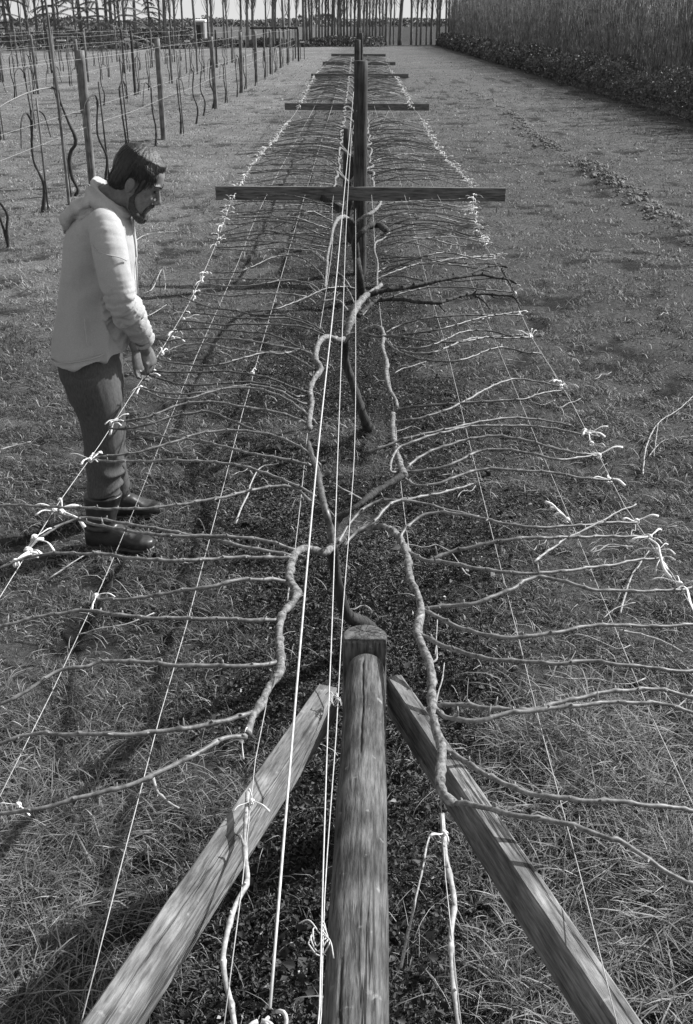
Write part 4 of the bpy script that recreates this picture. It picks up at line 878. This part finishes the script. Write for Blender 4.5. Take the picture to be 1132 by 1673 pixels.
# conifers
def conifer(k):
    random.seed(900+k); h_ = random.uniform(7, 9); tr = MB(); tr.tube([(0, 0, -.1), (0, 0, h_)], lambda t: .16*(1-.85*t), 8); V = []; T = []
    tones = []
    z = .7
    while z < h_-.2:
        nb = 5; L_ = (1-z/h_)*2.4+.3
        for i in range(nb):
            a = random.uniform(0, 6.28); d0 = Vector((math.cos(a), math.sin(a), 0)); side = Vector((-d0.y, d0.x, 0)); m_ = 17
            for j in range(m_):
                t_ = (j+1)/m_; p = Vector((0, 0, z))+d0*L_*t_+Vector((0, 0, -.35*t_*t_*L_+.15*t_)); w_ = .22*(1-.5*t_)
                for s in (-1, 1):
                    b0 = len(V); e_ = p+side*s*w_+d0*.12+Vector((0, 0, -.06+random.uniform(-.06, .06))); V += [p, p+d0*.08, e_]; T.append((b0, b0+1, b0+2)); 
                    b0 = len(V); V += [p+Vector((0, 0, .02)), p+d0*.09+side*.03, p+side*s*w_*.5+d0*.1+Vector((0, 0, -.16))]; T.append((b0, b0+1, b0+2))
        z += random.uniform(.4, .6)
    return tr, V, T
cps = []
for k in range(3):
    tr, V_, T_ = conifer(k); e = empty('conifer_tree', (0, 88, 0)); tr.build('trunk', M['poplar'], e); mesh_obj('foliage', V_, T_, M['conifer'], e, False); cps.append(e)
random.seed(3); used = set()
clab = ['leftmost dark conifer at the far left edge', 'dark conifer behind the tall leaning stake', 'dark conifer with light drooping boughs right of the tall stake', 'dark conifer in the middle of the far left thicket', 'dark conifer left of the multi-stemmed poplar', 'rightmost slender dark conifer before the open sky']
for i, px in enumerate((12, 92, 133, 163, 205, 246)):
    k = i % 3; o = cps[k] if k not in used else copy_tree(cps[k]); used.add(k); q = PY(px, 60, 87+random.uniform(-3, 3)); o.location = (q.x, q.y, 0); o.rotation_euler = (0, 0, random.uniform(0, 6)); s = (1, 1, 1.1, .95, .95, .7)[i]; o.scale = (s, s, s)
    tag(o, clab[i], 'tree', 'conifers beyond the left vineyard rows')
# white shed
a, c = PY(319, 50, 110), PY(337, 50, 110); sh = empty('white_shed', ((a.x+c.x)/2, 110, 0)); tag(sh, 'small pale shed with a white roof edge far beyond the left rows', 'shed')
wd = (c-a).length; mb = MB(); mb.box((0, 0, 1.0), (wd, 2.4, 2.0)); mb.build('wall', M['shedwall'], sh, False); mb = MB(); mb.box((0, 0, 2.08), (wd+.2, 2.7, .16), Matrix.Rotation(.03, 3, 'X')); mb.build('roof', M['white'], sh, False)
mb = MB(); mb.box((wd*.47, -1.23, 1.0), (.14, .06, 2.0)); mb.build('corner_board', M['white'], sh, False); mb = MB(); mb.box((-wd*.1, -1.22, .85), (.5, .05, 1.7)); mb.build('door', M['darkpost'], sh, False)
# distant tree line
n = 30000; xx = rng.uniform(-260, 320, n); yy = 420+rng.normal(0, 4, n); pr = 1.7+2.0*fbm(xx, xx*0, .05, 2)+1.8*(vn(xx, xx*0, .11, 4) > .72)*vn(xx, xx*0, .5, 3); zz = pr*rng.random(n)**.7
uu, vv = frame(n, 1.4); S = (.55*rng.uniform(.5, 1.3, n))[:, None]; c = np.stack([xx, yy, zz], -1); V = np.stack([c-uu*S, c-vv*S*.7, c+uu*S, c+vv*S*.7], 1).reshape(-1, 3); i4 = np.arange(n)*4; T = np.concatenate([np.stack([i4, i4+1, i4+2], -1), np.stack([i4, i4+2, i4+3], -1)])
o = np_mesh('distant_treeline', V, T, M['far']); tag(o, 'far hazy line of trees and hedges along the horizon', 'trees', None, 'stuff')

# ------------------------------------------------------------------ the man
YM = 4.03
def m_(px, py, dy=0.0): return PY(px, py, YM+dy)
person = empty('person', (P(185, 880, 0).x, YM, 0)); PL = person.location.copy()
tag(person, 'bearded man in pale jacket, dark trousers and rubber boots looking down at his hands', 'person')
EAR = m_(219, 297, -.02); PH = math.radians(33)
HR = Matrix.Rotation(PH, 3, 'Y')
HC = Vector((EAR.x, YM, EAR.z))
def hp(f, s, u): return HC+HR @ Vector((f*.01, s*.01, u*.01))       # centimetres: forward, side, up
SL = [(-12, 4.2, 7.2, 2.4), (-10.6, 1.5, 9.0, 4.2), (-8.5, -1, 9.6, 5.4), (-6, -3.5, 9.5, 6.2), (-3, -7, 9.4, 6.9), (0, -9, 9.2, 7.2), (2.6, -9.8, 9.9, 7.4), (5, -10, 9.7, 7.6), (7.5, -9.5, 9.0, 7.4), (9.8, -8, 7.3, 6.3), (11.6, -5.3, 4.4, 4.4), (12.6, -2.5, 1.6, 2.2)]
def head_ring(u, b, f, w, off=0, n=28, sh=1.0):
    c = (b+f)/2; a = (f-b)/2+off; r = []
    for k in range(n):
        t = 2*math.pi*k/n; x = math.cos(t); y = math.sin(t); ex = .92; xx = math.copysign(abs(x)**ex, x)*a; yy = math.copysign(abs(y)**ex, y)*(w+off)
        if x > 0: yy *= 1-.16*x
        r.append(hp(c+xx-(.55*off*x if (x > 0 and off > .7) else 0), yy, u))
    return r
body = MB()
body.loft([head_ring(u, b, f, w) for u, b, f, w in SL])
body.tube([hp(9.2, 0, 2.2), hp(10.2, 0, .2), hp(11.6, 0, -2.2), hp(10.4, 0, -3.4)], [.006, .0085, .0125, .009], 10)      # nose
for s in (-1, 1):
    body.ell(hp(10.6, s*1.1, -2.9), (.009, .008, .007)); body.tube([hp(9.0, s*1.2, 3.2), hp(9.2, s*3.2, 3.7), hp(7.6, s*5.4, 3.2)], [.006, .0075, .006], 8)
    body.ell(hp(7.6, s*4.3, -1.8), (.018, .018, .016))
    body.ell(hp(-.2, s*8.0, -.4), (.019, .011, .031), HR, 14, 10); body.ell(hp(-.1, s*7.7, -2.8), (.010, .008, .012), HR, 10, 8)
body.tube([hp(9.4, -1.8, -5.4), hp(10.2, 0, -5.2), hp(9.4, 1.8, -5.4)], .0055, 8); body.tube([hp(9.1, -1.5, -6.8), hp(9.9, 0, -6.8), hp(9.1, 1.5, -6.8)], .006, 8)
body.ell(hp(8.6, 0, -10.2), (.018, .022, .015))
# neck and trunk of the body under the clothes
sh0 = m_(165, 352); body.tube([hp(-2.5, 0, -2), hp(-3, 0, -8), m_(172, 330), sh0], [.062, .058, .064, .08], 18)
def ringXY(zpy, pb, pf, hy, ex=.85, n=36, dz=(0, 0), sq=0):
    a, c = m_(pb, zpy), m_(pf, zpy); r = []; cx = (a.x+c.x)/2; rx = (c.x-a.x)/2; z = a.z
    for k in range(n):
        t = 2*math.pi*k/n; x = math.cos(t); y = math.sin(t)
        r.append(Vector((cx+math.copysign(abs(x)**ex, x)*rx, YM+math.copysign(abs(y)**ex, y)*hy, z+dz[0]*x+dz[1]*y)))
    return r
body.loft([ringXY(y, b, f, h) for y, b, f, h in ((350, 132, 200, .12), (380, 122, 205, .15), (450, 115, 205, .15), (540, 112, 190, .15), (600, 110, 188, .15), (625, 118, 185, .13))])
def limbs(mb, pts, rad, sides=14): mb.tube(catmull(pts, 16), lambda t: float(np.interp(t, np.linspace(0, 1, len(rad)), rad)), sides)
handR = m_(238, 572, .06); handL = m_(224, 574, .19)
limbs(body, [m_(172, 372, -.19), m_(190, 480, -.23), m_(222, 540, -.06), handR], [.05, .042, .035, .026])
limbs(body, [m_(172, 372, .19), m_(192, 475, .24), m_(212, 535, .22), handL], [.05, .042, .035, .026])
gN = P(176, 893, 0); gF = P(196, 843, 0)
for s, g_, pk in ((-1, gN, (162, 735)), (1, gF, (176, 735))):
    kn = PY(pk[0]+8, pk[1], YM+s*.12); limbs(body, [m_(150, 612, s*.09), kn, Vector((g_.x-.02, g_.y, .12)), Vector((g_.x+.05, g_.y, .06))], [.085, .058, .045, .035])
# hands: palm, four bent fingers and a thumb each
def hand(mb, wrist, fwd, down, side, sc=1.0, curl=1.0):
    # fwd: direction of the fingers, down: palm-side normal, side: towards the thumb
    w = Vector(wrist); mb.tube([w-fwd*.01, w+fwd*.03, w+fwd*.07*sc, w+fwd*.085*sc], [.024, .034, .036, .03], 12, flat=.45)
    for i, (o_, ln) in enumerate(((.026, .072), (.009, .080), (-.008, .074), (-.024, .060))):
        p = w+fwd*.078*sc+side*o_; d = fwd.copy(); pts = [p-fwd*.02]; 
        ang = 0
        for j, fr in enumerate((.42, .32, .26)):
            ang += curl*(.35+.12*i) if j == 0 else curl*.55
            pts.append(pts[-1]+(fwd*math.cos(ang)+down*math.sin(ang))*ln*fr+(fwd*.02 if j == 0 else Vector()))
        mb.tube(catmull(pts, 10), lambda t: .0098-.003*t, 8)
    p = w+fwd*.03+side*.026; mb.tube(catmull([p-fwd*.01, p+side*.018+fwd*.022+down*.008, p+side*.022+fwd*.05+down*.02, p+side*.012+fwd*.07+down*.03], 8), lambda t: .0125-.004*t, 8)
hand(body, handR+Vector((0, 0, .01)), Vector((.16, .12, -.98)).normalized(), Vector((-.85, .35, -.2)).normalized(), Vector((.25, .9, .15)).normalized())
hand(body, handL, Vector((.12, -.25, -.96)).normalized(), Vector((.5, -.8, 0)).normalized(), Vector((.7, .5, .15)).normalized(), curl=1.1)
def loc(fn=None):
    off = np.array(PL, dtype=np.float32)
    def f(co, no):
        if fn: co = fn(co, no)
        return co-off
    return f
bo = fuse(body, 'body', M['skin'], person, .0042, 3, loc())
# eyes, brows
for s in (-1, 1):
    MB().ell(hp(8.75, s*3.1, 1.2)-PL, (.0065, .009, .0045), HR).build('eye', M['eye'], person)
    mb = MB(); mb.tube(catmull([hp(9.9, s*1.3, 3.1), hp(9.9, s*3.2, 4.1), hp(8.2, s*5.4, 3.6)], 8), lambda t: .0034*(1-.4*t), 6); mb.V = [v-PL for v in mb.V]; mb.build('eyebrow', M['beard'], person)
# beard
mb = MB(); 
for s in (-1, 1):
    mb.tube(catmull([hp(3.2, s*6.9, -2.5), hp(2.9, s*6.4, -5.8), hp(5.0, s*5.3, -9.0), hp(8.4, s*2.4, -11.2), hp(9.2, 0, -11.4)], 16), lambda t: .006+.011*math.sin(math.pi*min(1, t*.62)), 10)
    mb.tube(catmull([hp(10.4, 0, -4.6), hp(10.0, s*1.6, -4.9), hp(8.9, s*3.0, -6.6), hp(8.6, s*2.8, -9)], 8), .0062, 8)
mb.ell(hp(9.0, 0, -10.4), (.020, .026, .020))
def shag(amp, fx=90):
    def f(co, no):
        for i in range(len(co)):
            v = Vector(co[i]); co[i] += no[i]*amp*(mnoise.noise(v*fx)+.5*mnoise.noise(v*fx*2.3))
        return co
    return f
fuse(mb, 'beard', M['beard'], person, .0035, 2, loc(shag(.0035, 120)))
# hair: cap over crown and sides, long at the nape, thin on top
mb = MB(); RG = []
for u, b, f, w in SL:
    if u < -3.5: continue
    fr = float(np.interp(u, [-4, 0, 3, 5, 8, 10, 13], [1.6, 2.6, 4.4, 6.6, 8.2, 7.2, 2.0]))
    RG.append(head_ring(u+(1.1 if u > 9 else .3), b, min(f, fr), w, (.8 if u > 0 else .7)+.012, 36))
nape = head_ring(-5.6, -8.6, -1.5, 5.6, .8, 36)
mb.loft([nape]+RG+[head_ring(14.0, -2.2, .8, 1.2, .3, 36)])
for s in (-1, 1):
    mb.tube(catmull([hp(3.4, s*7.4, 4), hp(3.6, s*7.7, 1), hp(3.0, s*7.4, -2.4)], 8), [.014, .014, .014, .013, .012, .011, .010, .009, .006], 8)
    mb.ell(hp(-5.0, s*6.4, -.8), (.034, .016, .04), HR)
def strands(co, no):
    for i in range(len(co)):
        v = HR.transposed() @ (Vector(co[i])-HC); a = math.atan2(v.y, v.x+.02)
        co[i] += no[i]*(.0035*mnoise.noise(Vector((a*14, v.z*9, v.x*16)))+.0022*mnoise.noise(Vector((a*38, v.z*14, v.x*40)))+.003*mnoise.noise(v*22))
    return co
fuse(mb, 'hair', M['hair'], person, .0042, 3, loc(strands))
# loose fringe strands
mb = MB(); random.seed(21)
for i in range(240):
    s = random.uniform(-6.8, 6.8); u0 = random.uniform(9.5, 13.2); f0 = random.uniform(-4, 4.5)*(1-abs(s)/12); k_ = random.uniform(.7, 1.15)
    sg = math.copysign(1, s) if abs(s) > .6 else 1
    p0 = hp(f0, s*.75, 13.6-.06*s*s-.02*f0*f0); p1 = hp(f0+2.2*k_, s*.95+sg*1.0, 12.4-.07*s*s-.04*(f0+2)**2*.6); p2 = hp(f0+3.6*k_, s+sg*2.1, 9.6-.05*s*s-.03*f0*f0); p3 = hp(min(9.4, f0+4.4*k_), s*1.02+sg*2.4, 6.4-.03*s*s)
    p3 = hp(min(9.6, max(-2, f0+4.6*k_)), math.copysign(min(8.3, abs(s)+2.2), s), random.uniform(4, 8))
    mb.tube(catmull([p0, p1, p2, p3], 9), lambda t: .0011*(1-.6*t), 3, cap=False)
for i in range(420):
    sg = random.choice((-1, -1, 1)); f0 = random.uniform(-9.5, 7.5); low = float(np.interp(f0, [-9.5, -4, -2, 1, 4, 8], [-5.5, -4.5, 1.5, 1.5, .5, 3.0]))+random.uniform(-.6, 3)
    ws = lambda f_: 8.2*math.sqrt(max(.05, 1-((f_-.2)/11.2)**2))
    pts = [hp(f0*.7, sg*ws(f0*.7)*.80, 11), hp(f0*.9, sg*(ws(f0)*.98+.2), 7.5), hp(f0+.4, sg*(ws(f0)+.45), (low+7.5)/2), hp(f0+random.uniform(-.3, 1.3), sg*(ws(f0)+.25), low)]
    mb.tube(catmull(pts, 8), lambda t: .0014*(1-.55*t), 3, cap=False)
mb.V = [v-PL for v in mb.V]; mb.build('hair_strands', M['hair'], person)
# jacket
jk = MB()
JR = [(332, 150, 198, .075), (342, 134, 205, .125), (353, 124, 211, .165), (368, 114, 215, .185), (392, 107, 218, .19), (425, 102, 221, .186), (458, 98, 223, .184), (500, 95, 222, .186), (538, 93, 216, .19), (570, 93, 208, .195)]
rings = [ringXY(*r) for r in JR]
a, c = m_(92, 591), m_(205, 570)
hem = []
for q in (0, 1):
    r = []
    for k in range(36):
        t = 2*math.pi*k/36; x, y = math.cos(t), math.sin(t); X_ = (a.x+c.x)/2+math.copysign(abs(x)**.85, x)*((c.x-a.x)/2-.004*q); u = (x+1)/2
        r.append(Vector((X_, YM+math.copysign(abs(y)**.85, y)*(.205-.004*q), a.z+(c.z-a.z)*u**1.2-.012*q+.02)))
    rings.append(r)
jk.loft(rings)
sl = [[m_(166, 362, -.135), m_(173, 378, -.185), m_(181, 420, -.235), m_(190, 465, -.25), m_(200, 495, -.235), m_(217, 522, -.13), m_(231, 547, -.02), m_(235, 556, .035)], [.062, .068, .065, .062, .060, .054, .047, .043]]
limbs(jk, *sl, sides=20)
sl2 = [[m_(166, 362, .135), m_(173, 378, .19), m_(182, 420, .23), m_(192, 470, .25), m_(205, 505, .24), m_(216, 540, .22), m_(222, 556, .2)], [.068, .076, .073, .066, .06, .052, .044]]
limbs(jk, *sl2, sides=20)
jk.ell(m_(165, 366, -.10), (.075, .11, .05)); jk.ell(m_(165, 366, .10), (.075, .11, .05))
slp = [Vector(p) for p in catmull(sl[0], 40)]
def cloth(co, no):
    C_ = np.array([list(p) for p in slp])
    for i in range(len(co)):
        v = Vector(co[i]); d = np.sqrt(((C_-co[i])**2).sum(1)); j = int(d.argmin()); on = d[j] < .105
        if on:
            t = j/40; w = v-slp[j]; ph = w.z*26+w.x*12
            f = .0135*(1-2*abs(math.sin(t*27+ph*.5+2.2*mnoise.noise(v*7))))*(math.exp(-((t-.60)/.16)**2)+.7*math.exp(-((t-.93)/.10)**2)+.12*math.exp(-((t-.12)/.1)**2))
        else:
            z = (v.z-.85)/.55; f = .011*(1-2*abs(math.sin(v.x*17+v.y*14+3.5*mnoise.noise(Vector((v.x*4, v.y*4, v.z*1.4))))))*max(0, 1-z*.8)+.0045*math.sin((v.z*30-v.x*42)+4*mnoise.noise(v*5))*math.exp(-((v.z-1.22)/.14)**2)
        f += .005*mnoise.noise(Vector((v.x*9, v.y*9, v.z*5)))+.0018*mnoise.noise(v*34)
        co[i] += no[i]*f
    return co
jo = fuse(jk, 'jacket', M['jacket'], person, .0065, 4, loc(cloth))
# hood hanging on the back, and the stand-up collar
hd_ = MB()
def hr(cpx, cpy, rx, ry, rz, rot, dy=0): hd_.ell(m_(cpx, cpy, dy), (rx, ry, rz), Matrix.Rotation(rot, 3, 'Y'), 20, 12)
hr(143, 332, .075, .135, .028, math.radians(-38)); hr(127, 343, .062, .125, .034, math.radians(-52)); hr(116, 357, .034, .105, .045, math.radians(-12)); hr(110, 371, .016, .07, .03, math.radians(6))
hr(150, 345, .065, .14, .022, math.radians(-30))
colr = []
for k in range(25):
    t = -1+2*k/24; an = t*math.pi*.96; u = (1+math.cos(an))/2         # u=1 at the nape, 0 at the throat
    colr.append(m_(210-54*u, 350-46*u, 0)+Vector((0, math.sin(an)*(.085+.01*u), 0)))
hd_.tube(catmull(colr, 60), .0175, 10)
hd_.tube([p+Vector((-.008, 0, .022)) for p in catmull(colr, 60)], .0105, 10)
hd_.tube([p+Vector((-.014, p.y*0+(p.y-YM)*.25, -.018)) for p in catmull(colr, 60)], .021, 10)
def hoodn(co, no):
    for i in range(len(co)):
        v = Vector(co[i]); co[i] += no[i]*(.0045*math.sin(v.x*55+v.z*60+4*mnoise.noise(v*7))+.003*mnoise.noise(v*25))
    return co
ho = fuse(hd_, 'hood', M['jacket'], None, .0055, 3, loc(hoodn)); ho.parent = jo
mb = MB()
for k, (x0, y0, x1, y1) in enumerate(((217, 353, 222, 420), (222, 420, 225, 480))): mb.tube([m_(x0, y0, -.012), m_(x1, y1, -.012)], .004, 6)
mb.V = [v-PL for v in mb.V]; mb.build('zip_placket', M['collar'], jo)
# seam lines on the near sleeve and back
mb = MB(); mb.tube(catmull([m_(149, 400, -.262), m_(160, 411, -.285), m_(178, 417, -.296), m_(196, 421, -.292), m_(207, 426, -.27)], 24), .0022, 6); mb.V = [v-PL for v in mb.V]; mb.build('sleeve_seam', M['collar'], jo)
mb = MB(); mb.tube([p+Vector((0, -.004 if p.y < YM else .004, .022)) for p in rings[-2]]+[rings[-2][0]+Vector((0, 0, .022))], .0032, 5); mb.V = [v-PL for v in mb.V]; mb.build('hem_band', M['jacket'], jo)
mb = MB(); mb.tube(catmull([m_(138, 520, -.200), m_(140, 545, -.203), m_(143, 566, -.205)], 12), .0028, 6); mb.V = [v-PL for v in mb.V]; mb.build('pocket_welt', M['collar'], jo)
# trousers
tr = MB()
tr.loft([ringXY(y, b, f, h) for y, b, f, h in ((560, 102, 198, .165), (585, 99, 197, .18), (605, 102, 197, .18), (630, 112, 198, .175), (650, 120, 198, .15))])
for s, pts in ((-1, ((146, 610), (158, 650), (166, 690), (170, 730), (171, 765), (169, 800), (170, 812))), (1, ((152, 610), (165, 650), (174, 690), (179, 730), (182, 765), (188, 792), (190, 800)))):
    rr = (.115, .104, .093, .086, .083, .078, .074) if s < 0 else (.115, .10, .088, .08, .076, .072, .068)
    gx = gN if s < 0 else gF; L_ = []
    for j, (a_, b_) in enumerate(pts):
        y_ = YM+s*.085+(gx.y-(YM+s*.085))*(j/6); L_.append(PY(a_, b_, y_))
    tr.tube(catmull(L_, 20), lambda t, rr=rr: float(np.interp(t, np.linspace(0, 1, 7), rr)), 20)
def trn(co, no):
    for i in range(len(co)):
        v = Vector(co[i]); z = v.z
        f = .008*(1-2*abs(math.sin(z*24+v.x*22+v.y*9+4*mnoise.noise(v*6))))*math.exp(-((z-.33)/.11)**2)+.004*math.sin(z*26-v.x*40+3*mnoise.noise(v*4))*math.exp(-((z-.72)/.14)**2)+.005*mnoise.noise(Vector((v.x*12, v.y*12, v.z*4)))
        co[i] += no[i]*f
    return co
fuse(tr, 'trousers', M['trouser'], person, .0065, 3, loc(trn))
# rubber boots
for s, g_, hd0, sh in ((-1, gN, Vector((.97, -.10, 0)), (168, 806)), (1, gF, Vector((.98, .12, 0)), (188, 795))):
    hd0.normalize(); sd0 = Vector((-hd0.y, hd0.x, 0)); mb = MB(); top = PY(sh[0], sh[1], g_.y); an = Vector((g_.x-.02, g_.y, .10))
    rg = []
    for t, r in ((0, .083), (.04, .080), (.3, .073), (.6, .066), (.85, .062), (1, .064)):
        p = top.lerp(an, t); rg.append([p+hd0*math.cos(a)*r*1.06+sd0*math.sin(a)*r*.92 for a in np.linspace(0, 2*math.pi, 25)[:-1]])
    mb.loft(rg)
    rg = []
    for f_, hw, h_, z0 in ((-.095, .018, .05, .012), (-.085, .034, .09, .004), (-.04, .041, .12, .0), (.02, .040, .118, .006), (.07, .043, .098, .008), (.12, .050, .078, .0), (.165, .049, .064, .0), (.195, .038, .050, .004), (.212, .018, .034, .012)):
        r = []
        for k in range(20):
            a = 2*math.pi*k/20; cx, sx = math.cos(a), math.sin(a); r.append(Vector((g_.x, g_.y, 0))+hd0*f_+sd0*math.copysign(abs(cx)**.8, cx)*hw+Vector((0, 0, z0+h_/2+math.copysign(abs(sx)**.7, sx)*h_/2)))
        rg.append(r)
    mb.loft(rg)
    def bt(co, no):
        for i in range(len(co)):
            v = Vector(co[i]); co[i] += no[i]*(.003*math.sin(v.z*85+3*mnoise.noise(v*8))*math.exp(-((v.z-.13)/.05)**2)+.0015*mnoise.noise(v*20))
        return co
    bb = fuse(mb, 'boot', M['rubber'], person, .006, 4, loc(bt))
    mb = MB(); rg = []
    for z_ in (-.004, .014):
        r = []
        for k in range(28):
            a = 2*math.pi*k/28; f_ = .058+.158*math.cos(a); hw = float(np.interp(f_, [-.1, -.06, .02, .07, .13, .19, .216], [.012, .042, .040, .041, .053, .042, .01])); r.append(Vector((g_.x, g_.y, z_))+hd0*f_+sd0*math.copysign(hw, math.sin(a))*min(1, abs(math.sin(a))*3))
        rg.append(r)
    mb.loft(rg); mb.V = [v-PL for v in mb.V]; sl_ = mb.build('sole', M['rubber'], None); sl_.parent = bb
# ------------------------------------------------------------------ light
SUN_AZ = math.radians(62); SUN_EL = math.radians(37)      # azimuth measured from +Y (view direction) towards +X
wd = bpy.data.worlds.new('World'); scene.world = wd; wd.use_nodes = True; n = wd.node_tree; L = n.links.new
sk = n.nodes.new('ShaderNodeTexSky'); sk.sky_type = 'NISHITA'; sk.sun_disc = False; sk.sun_elevation = SUN_EL; sk.sun_rotation = SUN_AZ; sk.dust_density = 2; sk.air_density = 1.0
bw = n.nodes.new('ShaderNodeRGBToBW'); L(sk.outputs[0], bw.inputs[0]); bg = n.nodes['Background']; bg.inputs[1].default_value = .13
tc = n.nodes.new('ShaderNodeTexCoord'); sx = n.nodes.new('ShaderNodeSeparateXYZ'); L(tc.outputs['Generated'], sx.inputs[0])
cz = n.nodes.new('ShaderNodeMapRange'); cz.inputs[1].default_value = 0.0; cz.inputs[2].default_value = .42; cz.inputs[3].default_value = .95; cz.inputs[4].default_value = .06; L(sx.outputs[2], cz.inputs[0])
mpp = n.nodes.new('ShaderNodeMapping'); mpp.inputs['Scale'].default_value = (2.5, 2.5, 11); L(tc.outputs['Generated'], mpp.inputs[0])
cn = n.nodes.new('ShaderNodeTexNoise'); cn.inputs['Scale'].default_value = 1.6; cn.inputs['Detail'].default_value = 7; L(mpp.outputs[0], cn.inputs['Vector'])
cm = n.nodes.new('ShaderNodeMapRange'); cm.inputs[1].default_value = .3; cm.inputs[2].default_value = .6; cm.inputs[3].default_value = .86; cm.inputs[4].default_value = 1; L(cn.outputs['Fac'], cm.inputs[0])
cx = n.nodes.new('ShaderNodeMath'); cx.operation = 'MULTIPLY'; L(cz.outputs[0], cx.inputs[0]); L(cm.outputs[0], cx.inputs[1])
cc = n.nodes.new('ShaderNodeMixRGB'); cc.inputs[2].default_value = (4.5, 4.5, 4.5, 1); L(cx.outputs[0], cc.inputs[0]); L(bw.outputs[0], cc.inputs[1]); L(cc.outputs[0], bg.inputs[0])
sd = bpy.data.lights.new('sun', 'SUN'); sd.energy = 5.0; sd.angle = math.radians(.53); sd.color = (1, 1, 1); so = bpy.data.objects.new('sun', sd); COL.objects.link(so)
dv = Vector((math.sin(SUN_AZ)*math.cos(SUN_EL), math.cos(SUN_AZ)*math.cos(SUN_EL), math.sin(SUN_EL))); so.rotation_euler = dv.to_track_quat('Z', 'Y').to_euler(); so.location = (6, 5, 8)
scene.view_settings.view_transform = 'Standard'; scene.view_settings.look = 'None'; scene.view_settings.gamma = 1; scene.view_settings.exposure = 0.45
scene.render.engine = 'CYCLES'
